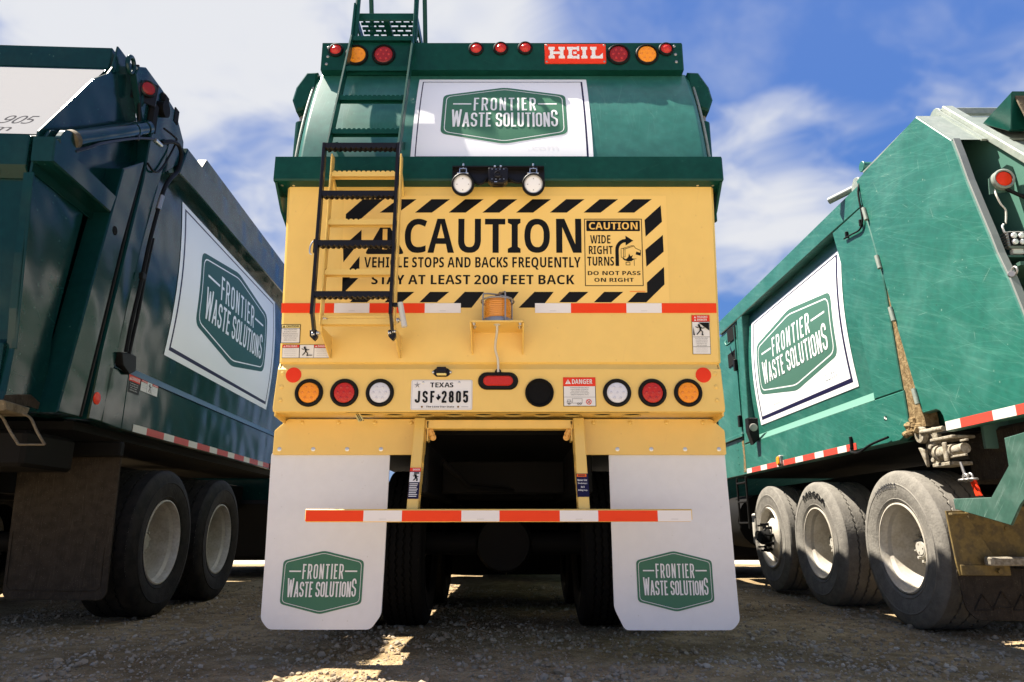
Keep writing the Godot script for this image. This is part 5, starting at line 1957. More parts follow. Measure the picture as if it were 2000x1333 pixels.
	part(T, "hinge_seam", g, "dirt")
	g = G.new()
	var rr := RandomNumberGenerator.new()
	rr.seed = 8
	for k in 26:
		var c := Vector3(-.01 + rr.randf() * .04, 1.20 + rr.randf() * .09, -1.10 + rr.randf() * .14)
		g.box(c, Vector3.ONE * rr.randf_range(.02, .055), .008, Basis.from_euler(Vector3(rr.randf() * 3, rr.randf() * 3, rr.randf() * 3)))
	part(T, "mud_clump", g, "dirt").set_meta("kind", "stuff")
	for q in [[2.80, -1.225], [2.40, -1.14], [2.0, -1.062], [1.42, -.928]]:
		g = G.new()
		g.tube(PackedVector3Array([Vector3(-.012, q[0] - .05, q[1] + .012), Vector3(-.012, q[0] + .05, q[1] - .010)]), .015, 10)
		part(T, "hinge_barrel", g, "pale_green")
	g = G.new()
	g.tube(smooth_path(pv3([.02, 3.10, -1.27, -.012, 3.0, -1.275, -.014, 2.80, -1.262, -.014, 2.745, -1.28, -.014, 2.72, -1.33, -.014, 2.735, -1.44, -.014, 2.75, -1.56])), .007, 6)
	part(T, "hydraulic_line", g, "rubber")
	for q in [[2.75, -1.30], [2.75, -1.52]]:
		g = G.new()
		g.box(Vector3(-.010, q[0] + .015, q[1]), Vector3(.024, .05, .018), .003)
		part(T, "line_clip", g, "rubber")
	# hinge at the top corner
	g = G.new()
	g.prism(round_poly(pv([-1.40, 3.03, -1.42, 3.10, -1.35, 3.22, -1.20, 3.255, -1.02, 3.20, -.92, 3.12, -1.2, 3.06]), .03), out_at(.16), .03, .004)
	g.prism(round_poly(pv([-1.42, 3.02, -1.43, 3.10, -1.38, 3.16, -1.31, 3.14, -1.29, 3.03]), .02), out_at(.05), .03, .004)
	var hg := part(T, "top_hinge", g, "pale_green")
	g = G.new()
	g.tube(PackedVector3Array([Vector3(.10, 3.195, -1.26), Vector3(.04, 3.195, -1.26)]), .034, 20)
	g.disc(Vector3(.04, 3.195, -1.26), Vector3(-1, 0, 0), .040, .012, 24)
	part(hg, "pin", g, "green_faded")
	g = G.new()
	g.tube(PackedVector3Array([Vector3(.06, 3.115, -1.44), Vector3(-.075, 3.082, -1.60)]), .026, 14)
	part(T, "pipe_stub", g, "pale_green")
	# --- front section: door with vents and the riveted box below
	g = G.new()
	g.prism(pv([-4.32, 1.60, -4.32, 2.89, -5.3, 2.89, -5.3, 1.60]), out_at(.11), .09, .006)
	var door := part(T, "side_door", g, "green_faded")
	g = G.new()
	for q in [[2.79, -4.50, .30], [2.51, -4.55, .28]]:
		g = G.new()
		g.box(Vector3(.016, q[0], q[1]), Vector3(.012, .16, q[2]), .003)
		part(door, "vent_opening", g, "black_dull")
	g = G.new()
	for y in [2.40, 1.76]:
		g = G.new()
		g.box(Vector3(.0, y, -4.40), Vector3(.04, .13, .05), .006)
		part(door, "hinge", g, "rubber")
	g = G.new()
	g.box(Vector3(.0, 1.60, -4.80), Vector3(.03, .04, .95), .004); g.box(Vector3(.012, 2.25, -4.385), Vector3(.012, 1.2, .012))
	part(door, "sill", g, "green_faded")
	g = G.new()
	g.tube(smooth_path(pv3([-.02, 2.74, -4.62, -.05, 2.70, -4.55, -.05, 2.66, -4.50, -.02, 2.68, -4.46])), .012, 6)
	part(door, "handle", g, "green_faded")
	g = G.new()
	g.prism(pv([-4.33, 1.174, -4.33, 1.575, -5.3, 1.575, -5.3, 1.174]), out_at(.11), .10, .005)
	var bx := part(T, "riveted_box", g, "green_faded")
	var rm := rivet_mesh(.010, .006)
	for k in 5:
		inst(bx, "rivet", rm, "green_faded", G.axes(Vector3(.01, 1.22 + k * .08, -4.58), Vector3(-1, 0, 0)))
		inst(bx, "rivet", rm, "green_faded", G.axes(Vector3(.01, 1.22 + k * .08, -4.40), Vector3(-1, 0, 0)))
	g = G.new()
	g.prism(pv([-4.345, 1.20, -4.35, 1.56, -4.42, 1.56, -4.40, 1.36, -4.43, 1.20]), out_at(.012), .005)
	part(bx, "rust_run", g, "dirt")
	# black side lamp
	g = G.new()
	g.prism(pv([-.100, 1.715, .005, 1.715, .005, 1.500, -.035, 1.465, -.062, 1.440, -.078, 1.500, -.100, 1.58]), front_at(-3.93), .10, .008)
	var sl := part(T, "side_lamp", g, "rubber")
	inst(sl, "lens", lens_mesh(.040, .006).mesh(), "hub_pale", G.axes(Vector3(-.052, 1.615, -3.83), Vector3(-.15, -.15, 1)))
	g = G.new()
	g.prism(round_poly(pv([-3.325, 1.185, -3.325, 1.265, -3.295, 1.280, -3.245, 1.275, -3.235, 1.19, -3.28, 1.165]), .012), out_at(.0), .03, .006)
	var mk := part(T, "marker_lamp", g, "steel")
	g = G.new()
	g.prism(round_poly(pv([-3.315, 1.198, -3.312, 1.255, -3.29, 1.266, -3.255, 1.262, -3.248, 1.20, -3.28, 1.182]), .010), out_at(-.028), .016, .006)
	part(mk, "lens", g, "lens_amber")
	g = G.new()
	g.tube(smooth_path(pv3([-.01, 1.20, -1.86, -.02, 1.165, -1.84, -.03, 1.15, -1.70, -.03, 1.185, -1.52, -.02, 1.21, -1.30])), .009, 6)
	g.box(Vector3(-.012, 1.235, -1.845), Vector3(.02, .09, .02), .004)
	part(T, "hose_loop", g, "rubber")
	# --- latch under the seam
	g = G.new()
	g.disc(Vector3(.02, 1.182, -.955), Vector3(-1, 0, 0), .052, .03, 24)
	g.tube(PackedVector3Array([Vector3(-.005, 1.195, -.93), Vector3(-.005, 1.19, -.70)]), .016, 10)
	g.prism(pv([-1.02, 1.11, -.95, 1.09, -.955, .985]), out_at(.03), .02, .003)
	g.prism(round_poly(pv([-.99, 1.23, -.86, 1.22, -.84, 1.05, -.90, .99, -.98, 1.08]), .02), out_at(.07), .03, .004)
	g.box(Vector3(.06, 1.135, -.74), Vector3(.14, .018, .22), .004)
	g.box(Vector3(.05, .985, -.76), Vector3(.12, .022, .20), .004)
	var la := part(T, "tailgate_latch", g, "dusty_metal")
	g = G.new()
	g.tube(PackedVector3Array([Vector3(.01, 1.050, -.785), Vector3(.01, 1.055, -.64)]), .040, 16)
	g.tube(PackedVector3Array([Vector3(.01, 1.050, -.80), Vector3(.01, 1.050, -.775)]), .050, 16)
	g.tube(PackedVector3Array([Vector3(.01, 1.055, -.64), Vector3(.01, 1.06, -.55)]), .030, 14)
	part(la, "cylinder", g, "dusty_metal")
	g = G.new()
	g.box(Vector3(-.03, 1.05, -.675), Vector3(.014, .11, .035), .004)
	part(la, "bracket", g, "dusty_metal")
	for q in [[1.02, -.60, .12], [1.10, -.52, .02]]:
		g = G.new()
		g.box(Vector3(-.01, q[0], q[1]), Vector3(.015, .012, q[2] + .04), .002)
		part(la, "bracket", g, "dusty_metal")
	for q in [[1.10, -.885], [1.06, -.86], [1.02, -.875], [1.0, -.83], [1.12, -.83]]: inst(la, "bolt", bolt_mesh(.016, .03), "dusty_metal", G.axes(Vector3(.03, q[0], q[1]), Vector3(-1, 0, .2)))
	g = G.new()
	g.tube(PackedVector3Array([Vector3(.0, .985, -.60), Vector3(.0, .90, -.575)]), .008, 8)
	for k in 5: g.tube(arc3(Vector3(.0, .885 + (k % 2) * .012, -.60 + k * .022), .020, 10, k % 2 == 0), .007, 6)
	part(T, "chain", g, "steel")
	g = G.new()
	g.prism(pv([-.562, .880, -.520, .885, -.485, .795, -.530, .792]), out_at(.02), .012, .004)
	part(T, "red_strap", g, "reflector_red")
	g = G.new()
	g.box(Vector3(.32, 1.02, -.55), Vector3(.30, .30, .50), .02)
	g.box(Vector3(.22, .90, -.35), Vector3(.10, .5, .08), .01)
	g.box(Vector3(1.1, 1.10, -.25), Vector3(1.9, .14, .6), .02)
	part(T, "tailgate_underframe", g, "flap_dirty")
	# --- lower deflector plate, mud flap and its hanger
	g = G.new()
	g.prism(pv([-.211, 1.075, -.215, .934, -.390, .782, -.722, .786, -.718, .728, -.272, .638, -.18, .735, .10, .93, .12, 1.10]), out_at(.012), .012, .003)
	part(T, "deflector_plate", g, "green_worn")
	g = G.new()
	g.prism(pv([-.03, .72, .075, .72, .205, .465, .262, .403, .268, .362, -.005, .362, -.014, .43]), front_at(-.77), .012, .002)
	g.box(Vector3(.030, .700, -.748), Vector3(.10, .016, .05), .003)
	g.box(Vector3(.14, .392, -.752), Vector3(.28, .058, .010), .003)
	g.tube(PackedVector3Array([Vector3(.206, .39, -.745), Vector3(.206, .385, -.72)]), .014, 10)
	part(T, "flap_hanger", g, "hanger_olive")
	g = G.new()
	g.prism(round_poly(pv([-.014, .40, .010, .178, .065, .122, .64, .118, .66, .40]), .03), front_at(-.782), .010, .002)
	for q in [[.115, .205], [.225, .22], [.335, .205]]:
		var tp := PackedVector3Array([Vector3(q[0] - .06, q[1] - .03, -.770), Vector3(q[0] - .005, q[1] + .055, -.768), Vector3(q[0] + .05, q[1] - .03, -.770), Vector3(q[0] - .06, q[1] - .03, -.770)])
		g.tube(tp, .0045, 5)
	part(T, "mud_flap", g, "flap_dirty")
	g = G.new()
	g.box(Vector3(.62, .442, -.70), Vector3(1.0, .048, .05), .008)
	part(T, "step_bar", g, "dusty_metal")
	g = G.new()
	g.box(Vector3(.62, .60, -.86), Vector3(.95, .30, .03), .006)
	for q in [[.36, .62], [.36, .68]]: g.disc(Vector3(q[0], q[1], -.842), Vector3(0, 0, 1), .012, .006, 12)
	part(T, "cross_plate", g, "hanger_olive")
	# --- front steps and battery box
	g = G.new()
	for z in [-4.24, -4.55]: g.box(Vector3(-.04, .87, z), Vector3(.02, .54, .02), .004)
	for y in [1.08, .88, .66]: g.box(Vector3(-.04, y, -4.395), Vector3(.03, .02, .30), .004)
	part(T, "step_ladder", g, "chassis")
	g = G.new()
	g.box(Vector3(.22, .60, -4.26), Vector3(.34, .32, .36), .015)
	part(T, "battery_box", g, "hub_pale")
	g = G.new()
	g.tube(PackedVector3Array([Vector3(.30, .68, -4.75), Vector3(.30, .68, -5.6)]), .30, 20)
	part(T, "fuel_tank", g, "chassis")
	# --- wheels
	var ty := tyre(.5, .285, .40).mesh()
	var rim := dish_rim(.285, .40).mesh()
	var hub := hub_mesh().mesh()
	var nut := nut_mesh(.045)
	var w1 := wheel(T, axle_t(.205, .495, -1.397, -1.0), ty, "tyre_dusty", rim, "rim_cream", hub, nut, .004, .088, 10, "hub_pale", "hub_pale")
	var w2 := wheel(T, axle_t(.205, .495, -2.706, -1.0), ty, "tyre_dusty", rim, "rim_cream", hub, nut, .004, .088, 10, "hub_pale", "hub_pale")
	wheel(T, axle_t(2.09, .495, -1.397, 1.0), ty, "tyre_dusty", rim, "rim_cream", hub, null, 0)
	wheel(T, axle_t(2.09, .495, -2.706, 1.0), ty, "tyre_dusty", rim, "rim_cream", hub, null, 0)
	side_text(w1, "315/80R22.5", .385, .034, .2035, 79.0, 1.05, "ink_slate")
	side_text(w2, "M860A", .375, .050, .2035, 98.0, 2.0, "ink_black")
	var g3 := G.new()
	g3.lathe(PackedVector2Array([Vector2(.286, .10), Vector2(.292, .145), Vector2(.286, .156), Vector2(.272, .150), Vector2(.262, .120), Vector2(.250, .085), Vector2(.215, .085), Vector2(.17, .120), Vector2(.145, .150), Vector2(.128, .158), Vector2(0, .158)]), Transform3D(), 56)
	var g4 := G.new()
	g4.lathe(PackedVector2Array([Vector2(.092, .15), Vector2(.088, .18), Vector2(.070, .20), Vector2(.066, .235), Vector2(.056, .25), Vector2(0, .252)]), Transform3D(), 28)
	wheel(T, axle_t(.175, .52, -3.86, -1.0), tyre(.5, .285, .30, 3).mesh(), "tyre_dusty", g3.mesh(), "rim_cream", g4.mesh(), nut_mesh(.085), .155, .128, 10, "black_dull", "black_dull")
	wheel(T, axle_t(2.1, .5, -3.734, 1.0), ty, "tyre_dusty", rim, "rim_cream", hub, null, 0)
	wheel(T, axle_t(.18, .5, -7.3, -1.0), ty, "tyre_dusty", rim, "rim_cream", hub, null, 0)
	wheel(T, axle_t(2.1, .5, -7.3, 1.0), ty, "tyre_dusty", rim, "rim_cream", hub, null, 0)

func arc3(c: Vector3, r: float, n: int, flip := false) -> PackedVector3Array:
	var o := PackedVector3Array()
	for k in n + 1:
		var a := TAU * k / n
		o.append(c + (Vector3(0, cos(a), sin(a)) if not flip else Vector3(cos(a), 0, sin(a))) * r)
	return o

# raised lettering bent round a sidewall; wheel frame: z out
func side_text(w: MeshInstance3D, text: String, r: float, h: float, z: float, deg: float, sp: float, ink: String) -> void:
	var p := Print.new()
	p.ink(ink)
	write_h(p, text, 0, 0, h, sp, "Droid Sans:b", true)
	var a0 := deg_to_rad(deg)
	lay(w, "sidewall_lettering", p, func(u: float, v: float) -> Vector3:
		var a := PI - a0 - u / r
		var q := r + v
		return Vector3(cos(a) * q, sin(a) * q, z - maxf(0.0, absf(q - .40) - .02) * .12), .0015, .02, "", .0007, 1.0)

# ---------------------------------------------------------------- the truck on the left, in shade, turned a little outwards
func left_truck() -> void:
	var T := thing("garbage_truck", "garbage truck on the left with glossy dark green side in shade and a hydraulic ram", "garbage truck", Vector3(-2.45, 0, 0), atan(.045), "garbage trucks parked side by side")
	var flat := func(x: float) -> Callable: return func(u: float, v: float) -> Vector3: return Vector3(x, v, -u)
	# --- hull, cab, frame
	var g := G.new()
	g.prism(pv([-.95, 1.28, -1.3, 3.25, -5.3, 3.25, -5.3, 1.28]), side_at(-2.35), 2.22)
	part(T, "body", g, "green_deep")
	g = G.new()
	g.prism(pv([-.30, 1.26, -.28, 2.5, -.52, 3.3, -.75, 3.6, -1.6, 3.6, -1.3, 3.2, -.97, 1.26]), side_at(-2.3), 2.04)
	part(T, "hopper_hull", g, "green_deep")
	g = G.new()
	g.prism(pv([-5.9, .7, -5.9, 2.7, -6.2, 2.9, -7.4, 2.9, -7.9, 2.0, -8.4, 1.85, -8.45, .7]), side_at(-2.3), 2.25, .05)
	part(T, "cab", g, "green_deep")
	g = G.new()
	g.box(Vector3(-1.15, .58, -7.0), Vector3(2.2, .74, 2.4), .05)
	part(T, "cab_skirt", g, "chassis")
	g = G.new()
	for x in [-.75, -1.62]: g.box(Vector3(x, .98, -4.2), Vector3(.09, .28, 7.9), .008)
	for z in [-.8, -2.6, -4.0, -5.5]: g.box(Vector3(-1.18, .98, z), Vector3(.80, .2, .1), .008)
	g.box(Vector3(-1.2, 1.22, -3.1), Vector3(2.2, .05, 4.6))
	part(T, "chassis_frame", g, "chassis")
	for z in [-2.0, -3.17]:
		g = G.new()
		g.tube(PackedVector3Array([Vector3(-.22, .52, z), Vector3(-1.0, .52, z), Vector3(-1.4, .52, z), Vector3(-2.15, .52, z)]), .07, 12)
		part(T, "axle", g, "chassis")
	# --- tailgate cheek and lower side plate
	g = G.new()
	g.prism(pv([-.648, 3.751, -.623, 3.575, -.585, 3.50, -.446, 3.361, -.044, 2.750, -.044, 2.50, -.92, 2.50, -1.02, 3.20, -1.0, 3.40, -.93, 3.60, -.867, 3.751]), side_at(-.122), .012, .002)
	part(T, "tailgate_cheek", g, "green_deep")
	g = G.new()
	g.prism(pv([-.042, 2.496, -.079, 2.185, -.090, 2.05, -.130, 1.75, -.166, 1.54, -.162, 1.31, -.150, 1.238, -.50, 1.245, -.47, 1.70, -.54, 2.27, -.57, 2.496]), side_at(-.15), .04, .004)
	var sp := part(T, "tailgate_side", g, "green_deep")
	g = G.new()
	g.bar(Vector3(-.112, 2.50, -.046), Vector3(-.112, 1.54, -.170), .012, .030, Vector3(1, 0, 0), .003)
	part(sp, "edge_strip", g, "green_deep")
	g = G.new()
	g.prism(pv([-.30, 1.25, -.35, 1.265, -.50, 1.26, -.66, 1.255, -.70, 1.30, -.60, 1.31, -.48, 1.29, -.36, 1.33, -.25, 1.31, -.16, 1.29, -.15, 1.24]), side_at(-.112), .004)
	part(sp, "mud_stain", g, "flap_dirty")
	g = G.new()
	g.bar(Vector3(-.20, 2.50, -.62), Vector3(-.20, 1.26, -.44), .03, .03, Vector3(1, 0, 0), .004)
	g.bar(Vector3(-.14, 1.252, -.44), Vector3(-.14, 1.254, -.56), .10, .012)
	part(T, "slot_rib", g, "green_deep")
	# horizontal box ledge
	g = G.new()
	g.prism(pv([-.015, 2.700, -.028, 2.560, -.660, 2.548, -.700, 2.680]), side_at(-.115), .117, .008)
	var lg := part(T, "ledge_beam", g, "green_deep")
	g = G.new()
	g.prism(round_poly(pv([-.05, 2.71, -.10, 2.80, -.20, 2.82, -.26, 2.74, -.24, 2.66, -.10, 2.66]), .03), side_at(-.03), .03, .004)
	g.prism(round_poly(pv([-.05, 2.70, -.10, 2.80, -.20, 2.82, -.26, 2.74, -.24, 2.68]), .03), side_at(-.10), .02, .004)
	part(lg, "lug", g, "green_deep")
	# posts of the hinge frame
	g = G.new()
	g.prism(pv([-.735, 2.895, -.979, 3.076, -.845, 2.401, -.668, 1.250, -.445, 1.246, -.631, 2.313]), side_at(-.14), .14, .008)
	var po := part(T, "hinge_post", g, "green_deep")
	g = G.new()
	g.disc(Vector3(0, 2.46, -.74), Vector3(1, 0, 0), .030, .0015, 20)
	part(po, "hole", g, "black_dull")
	g = G.new()
	g.prism(pv([-1.02, 3.42, -1.30, 3.42, -1.275, 3.28, -1.105, 2.50, -1.035, 2.05, -.985, 1.69, -.915, 1.257, -.760, 1.255, -.800, 1.70, -.905, 2.38, -1.0, 2.95]), side_at(-.13), .13, .008)
	part(T, "hinge_post", g, "green_deep")
	g = G.new()
	g.bar(Vector3(-.03, 3.05, -1.0), Vector3(-.03, 1.26, -.715), .022, .03, Vector3(1, 0, 0), .004)
	part(T, "post_seal", g, "rubber")
	# A-frame pivot plate, eye, lamp
	g = G.new()
	g.prism(pv([-.760, 3.62, -.790, 3.70, -.878, 3.758, -1.139, 3.759, -1.387, 3.733, -1.580, 3.580, -1.610, 3.42, -1.30, 3.15, -1.05, 3.15, -.985, 3.30, -.84, 3.50]), side_at(-.07), .04, .005)
	var af := part(T, "pivot_plate", g, "green_deep")
	g = G.new()
	var eye := PackedVector3Array()
	for k in 21: eye.append(Vector3(-.055, 3.668 + .058 * cos(TAU * k / 20), -.728 + .042 * sin(TAU * k / 20)))
	g.tube(eye, .015, 8)
	part(af, "lifting_eye", g, "green_deep")
	g = G.new()
	g.tube(smooth_path(pv3([-.05, 3.72, -.80, -.04, 3.60, -.84, -.04, 3.45, -.88, -.04, 3.30, -.93])), .012, 6)
	part(af, "cable", g, "rubber")
	var lt := G.axes(Vector3(-.010, 3.60, -.90), Vector3(.75, -.1, .66))
	g = G.new()
	g.box(Vector3(-.03, 3.585, -.905), Vector3(.17, .17, .012), .004, lt.basis)
	g.lathe(PackedVector2Array([Vector2(.058, 0), Vector2(.058, .016), Vector2(.050, .020), Vector2(.044, .016)]), lt, 28)
	var tl := part(T, "tail_lamp", g, "black_paint")
	inst(tl, "lens", lens_mesh(.044, .008).mesh(), "lens_dark_red", lt.translated_local(Vector3(0, 0, .006)))
	g = G.new()
	g.tube(PackedVector3Array([Vector3(-.10, 3.60, -1.15), Vector3(.015, 3.60, -1.15)]), .06, 16)
	g.box(Vector3(-.03, 3.70, -1.18), Vector3(.05, .09, .10), .02)
	g.box(Vector3(-.03, 3.70, -1.40), Vector3(.012, .12, .07), .003)
	g.box(Vector3(-.02, 3.45, -1.03), Vector3(.05, .25, .10), .02)
	part(af, "pivot_boss", g, "chassis")
	# hydraulic ram
	g = G.new()
	var a := Vector3(-.035, 2.800, -.215)
	var b := Vector3(-.035, 3.345, -.985)
	var d := (b - a).normalized()
	g.tube(PackedVector3Array([a, a.lerp(b, .5), b]), .052, 24)
	g.tube(PackedVector3Array([a.lerp(b, .80), a.lerp(b, .84)]), .056, 24)
	g.tube(PackedVector3Array([a.lerp(b, .97), b + d * .02]), .058, 24)
	var ram := part(T, "hydraulic_ram", g, "green_deep")
	g = G.new()
	g.tube(PackedVector3Array([a - d * .035, a + d * .01]), .056, 20)
	g.tube(PackedVector3Array([a - d * .10, a - d * .03]), .025, 14)
	part(ram, "end_gland", g, "flap_brown")
	g = G.new()
	g.tube(smooth_path(PackedVector3Array([a + Vector3(.03, -.075, .0), a.lerp(b, .15) + Vector3(.045, -.062, 0), a.lerp(b, .30) + Vector3(.045, -.05, 0), a.lerp(b, .8) + Vector3(.035, -.062, 0), b + Vector3(.035, -.04, -.08)])), .010, 8)
	g.box(a.lerp(b, .82) + Vector3(.03, -.05, 0), Vector3(.03, .06, .03), .006)
	part(ram, "oil_line", g, "black_paint")
	g = G.new()
	g.tube(PackedVector3Array([b + Vector3(.04, -.045, -.08), b + Vector3(.04, -.030, -.18)]), .014, 10)
	part(ram, "coupling", g, "zinc")
	# hoses down the hinge
	g = G.new()
	g.tube(smooth_path(pv3([.01, 3.33, -1.16, .03, 3.40, -1.26, .035, 3.43, -1.36, .03, 3.38, -1.44, .02, 3.25, -1.43, .02, 3.14, -1.34, .02, 3.02, -1.265, .02, 2.87, -1.225])), .016, 8)
	g.tube(smooth_path(pv3([.02, 2.87, -1.225, .02, 2.69, -1.185, .02, 2.50, -1.15, .02, 2.217, -1.115, .02, 1.95, -1.07, .02, 1.74, -1.05])), .014, 8)
	g.tube(smooth_path(pv3([.02, 2.60, -1.20, .02, 2.30, -1.16, .02, 2.05, -1.14, .02, 1.85, -1.11, .02, 1.72, -1.09])), .012, 8)
	g.tube(smooth_path(pv3([.0, 3.46, -1.18, .02, 3.47, -1.30, .02, 3.46, -1.35, .02, 3.30, -1.28, .02, 3.12, -1.17, .02, 3.06, -1.08, .01, 3.08, -1.0])), .008, 6)
	var ho := part(T, "hose", g, "rubber")
	g = G.new()
	g.tube(PackedVector3Array([Vector3(.02, 2.95, -1.245), Vector3(.02, 2.83, -1.215)]), .019, 10)
	part(ho, "ferrule", g, "steel")
	g = G.new()
	g.prism(pv([-1.10, 1.74, -.98, 1.72, -1.02, 1.64, -1.12, 1.60, -1.20, 1.64, -1.18, 1.74]), side_at(-.02), .05, .006)
	part(ho, "bracket", g, "rubber")
	g = G.new()
	g.box(Vector3(.02, 2.29, -1.13), Vector3(.03, .05, .06), .006)
	part(ho, "clip", g, "rubber")
	# --- body side
	g = G.new()
	g.prism(pv([-1.50, 3.27, -1.595, 3.535, -5.3, 3.535, -5.3, 3.29, -1.9, 3.28]), side_at(-.14), .145, .008)
	part(T, "top_rail", g, "green_deep")
	g = G.new()
	g.prism(pv([-2.02, 3.59, -2.10, 3.712, -5.3, 3.706, -5.3, 3.59]), side_at(-.13), .08, .006)
	for k in 4: g.box(Vector3(-.15, 3.56, -2.4 - k * .8), Vector3(.05, .09, .05), .004)
	part(T, "upper_rail", g, "green_deep")
	g = G.new()
	g.box(Vector3(-.10, 3.58, -1.98), Vector3(.05, .09, .16), .004)
	part(T, "rail_end", g, "pale_green")
	var bulge := func(u: float, v: float) -> Vector3: return Vector3(-.095 + .060 * sin(PI * clampf((v - 1.66) / 1.66, 0, 1)), v, -u)
	g = G.new()
	for i in 18:
		var y0 := lerpf(1.65, 3.31, i / 18.0)
		var y1 := lerpf(1.65, 3.31, (i + 1) / 18.0)
		var nn := func(y: float) -> Vector3: return Vector3(1, -.060 * PI / 1.66 * cos(PI * (y - 1.66) / 1.66), 0).normalized()
		g.quadn(bulge.call(1.0, y0), bulge.call(5.3, y0), bulge.call(5.3, y1), bulge.call(1.0, y1), nn.call(y0), nn.call(y0), nn.call(y1), nn.call(y1))
	part(T, "side_panel", g, "green_deep")
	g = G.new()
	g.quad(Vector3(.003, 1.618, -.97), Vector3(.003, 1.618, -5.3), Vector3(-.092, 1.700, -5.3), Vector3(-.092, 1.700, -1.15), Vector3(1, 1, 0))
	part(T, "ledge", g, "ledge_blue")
	g = G.new()
	g.prism(pv([-.918, 1.615, -.918, 1.258, -1.1, 1.246, -5.3, 1.236, -5.3, 1.615]), side_at(-.10), .10, .006)
	g.box(Vector3(.001, 1.43, -1.17), Vector3(.004, .36, .006))
	var sk := part(T, "skirt", g, "green_deep")
	g = G.new()
	g.disc(Vector3(.0, 1.39, -.822), Vector3(1, 0, 0), .038, .005, 28)
	part(T, "reflector", g, "reflector_red")
	tape(T, "tape", [[1.316, 1.52, "w"], [1.52, 1.80, "r"], [1.80, 1.98, "w"], [1.98, 2.26, "r"], [2.26, 2.44, "w"], [2.44, 2.72, "r"], [2.72, 2.90, "w"], [2.90, 3.18, "r"], [3.18, 3.36, "w"], [3.36, 3.64, "r"], [3.64, 3.82, "w"], [3.82, 4.10, "r"], [4.10, 4.28, "w"], [4.28, 4.5, "r"]], 1.250, 1.300, flat.call(.0), .003, true)
	for q in [[-4.62, "lens_red"], [-4.82, "reflector_red"]]:
		g = G.new()
		g.box(Vector3(.006, 1.275, q[0]), Vector3(.014, .07, .13), .005)
		part(T, "marker_lamp", g, q[1])
	var p := Print.new()
	p.ink("ink_black"); p.rect(1.165, 1.500, 1.335, 1.618)
	p.ink("label_red"); p.rect(1.168, 1.575, 1.332, 1.615)
	alert(p, 1.195, 1.583, .024, "label_white", "label_red")
	p.ink("label_white"); write(p, "DANGER", 1.212, 1.584, 1.325, 1.606)
	lines(p, TEXT_EN + ["Read the instructions"], 1.25, 1.566, .015, .0085, .95)
	lay(T, "danger_label", p, flat.call(.0), .002)
	p = Print.new()
	p.ink("ink_black"); p.rect(1.345, 1.535, 1.610, 1.618)
	p.ink("label_white"); p.rect(1.348, 1.538, 1.437, 1.600); p.rect(1.440, 1.538, 1.515, 1.615); p.rect(1.518, 1.538, 1.607, 1.600)
	p.ink("label_red"); p.rect(1.348, 1.602, 1.437, 1.615); p.rect(1.518, 1.602, 1.607, 1.615)
	p.ink("label_white"); write(p, "PELIGRO", 1.36, 1.6045, 1.43, 1.6125); write(p, "DANGER", 1.53, 1.6045, 1.60, 1.6125)
	p.ink("ink_black"); figure(p, 1.452, 1.545, 1.505, 1.610)
	p.ink("ink_grey"); lines(p, TEXT_ES, 1.392, 1.596, .014, .006, .9); lines(p, TEXT_EN, 1.562, 1.596, .014, .006, .9)
	lay(T, "bilingual_label", p, flat.call(.0), .002)
	# company sign
	p = Print.new()
	p.ink("sign_white"); p.rect(1.785, 1.895, 4.45, 3.165)
	p.ink("ink_navy")
	p.rect(1.84, 1.945, 4.39, 1.975); p.rect(1.84, 3.112, 4.39, 3.126); p.rect(1.84, 1.975, 1.865, 3.112); p.rect(4.37, 1.975, 4.39, 3.112)
	wordmark(p, 3.17, 2.585, 1.92, .945, "logo_teal", "sign_white")
	lay(T, "company_sign", p, bulge, .004, .12, "", .0004)
	# --- rear face: top beam, sign, beams
	g = G.new()
	g.box(Vector3(-1.22, 3.662, -.69), Vector3(2.14, .165, .08), .006)
	part(T, "rear_top_beam", g, "green_deep")
	g = G.new()
	g.prism(pv([-.632, 3.565, -.09, 2.745, -.12, 2.735, -.66, 3.565]), side_at(-2.29), 2.139)
	part(T, "rear_panel", g, "green_deep")
	var rear := func(u: float, v: float) -> Vector3: return Vector3(u, v, -.09 - (v - 2.745) * .661)
	p = Print.new()
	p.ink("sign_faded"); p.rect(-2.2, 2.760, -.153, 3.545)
	p.ink("ink_slate"); write(p, "905", -.425, 2.865, -.250, 2.950, "Droid Sans", .28); write(p, ".com", -.60, 2.785, -.325, 2.825, "Droid Sans", .25)
	lay(T, "rear_sign", p, rear, .003, .3, "white sign with grey slanted digits on the tailgate")
	g = G.new()
	g.prism(pv([-.035, 2.722, -.045, 2.545, -.10, 2.490, -.22, 2.490, -.22, 2.722]), side_at(-2.29), 2.139, .006)
	for x in [-.32, -.7]: g.disc(Vector3(x, 2.52, -.07), Vector3(0, -1, 1), .028, .002, 16)
	part(T, "rear_beam", g, "green_deep")
	g = G.new()
	g.prism(pv([-.12, 2.49, -.21, 1.56, -.21, 1.30, -.26, 1.30, -.24, 2.49]), side_at(-2.29), 2.139, .004)
	part(T, "lower_rear_panel", g, "green_deep")
	g = G.new()
	g.prism(pv([-.135, 1.56, -.15, 1.26, -.21, 1.26, -.205, 1.60]), side_at(-2.29), 2.139, .006)
	var rb := part(T, "rear_bumper", g, "green_deep")
	g = G.new()
	g.disc(Vector3(-.27, 1.475, -.138), Vector3(0, 0, 1), .040, .006, 28)
	part(rb, "reflector", g, "reflector_red")
	g = G.new()
	g.prism(pv([-.10, 1.255, -.12, 1.205, -.30, 1.20, -.32, 1.25]), side_at(-2.29), 2.22, .006)
	part(T, "sill", g, "flap_brown")
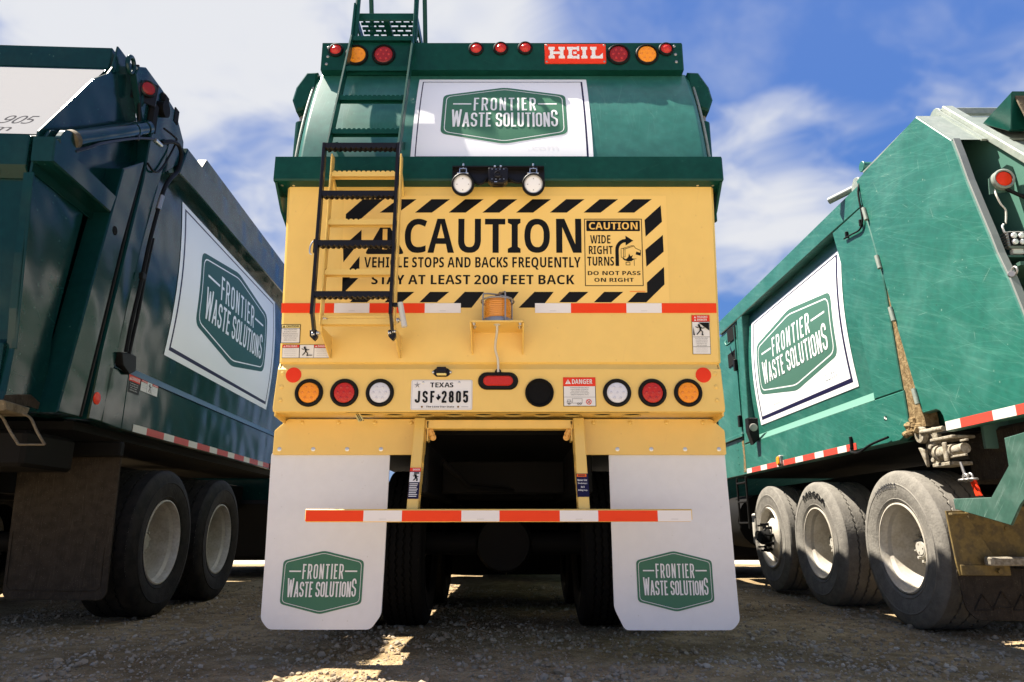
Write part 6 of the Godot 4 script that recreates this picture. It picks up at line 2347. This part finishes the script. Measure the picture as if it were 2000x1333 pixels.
	g = G.new()
	for q in [[-.16, -.035], [-.02, .10]]:
		pass
	g.tube(smooth_path(pv3([-.17, 1.205, -.2, -.13, 1.18, -.2, -.08, 1.11, -.2, -.025, 1.040, -.2])), .007, 6)
	g.tube(smooth_path(pv3([-.04, 1.200, -.22, .0, 1.18, -.22, .045, 1.11, -.22, .095, 1.042, -.22])), .007, 6)
	g.tube(PackedVector3Array([Vector3(-.025, 1.040, -.2), Vector3(.095, 1.042, -.22)]), .006, 6)
	part(T, "step_loop", g, "flap_brown")
	g = G.new()
	g.box(Vector3(-1.1, 1.05, -.7), Vector3(1.9, .2, .5), .02)
	g.box(Vector3(-.35, 1.12, -1.22), Vector3(.70, .10, .06), .01)
	part(T, "underframe", g, "chassis")
	# --- mud flap
	g = G.new()
	g.prism(round_poly(pv([-.683, 1.08, -.640, .215, -.610, .188, -.032, .178, -.002, .21, -.028, 1.08]), .02), front_at(-1.282), .012, .003)
	g.tube(PackedVector3Array([Vector3(-.60, .245, -1.268), Vector3(-.32, .240, -1.268), Vector3(-.07, .235, -1.268), Vector3(-.045, .26, -1.268), Vector3(-.052, .50, -1.268)]), .005, 5)
	g.tube(PackedVector3Array([Vector3(-.60, .245, -1.268), Vector3(-.625, .27, -1.268), Vector3(-.64, .60, -1.268)]), .005, 5)
	part(T, "mud_flap", g, "flap_dirty")
	# --- wheels
	var ty := tyre(.52, .298, .40).mesh()
	var rim := dish_rim(.298, .40).mesh()
	var hub := hub_mesh().mesh()
	var nut := nut_mesh(.045)
	for z in [-2.0, -3.17]:
		wheel(T, axle_t(-.178, .52, z, 1.0), ty, "tyre_dark", rim, "rim_cream", hub, nut, .004, .088, 10, "hub_pale", "hub_pale")
		wheel(T, axle_t(-2.1, .52, z, -1.0), ty, "tyre_dark", rim, "rim_cream", hub, null, 0)
	for x in [[-.25, 1.0], [-2.1, -1.0]]:
		wheel(T, axle_t(x[0], .52, -7.4, x[1]), ty, "tyre_dark", rim, "rim_cream", hub, null, 0)
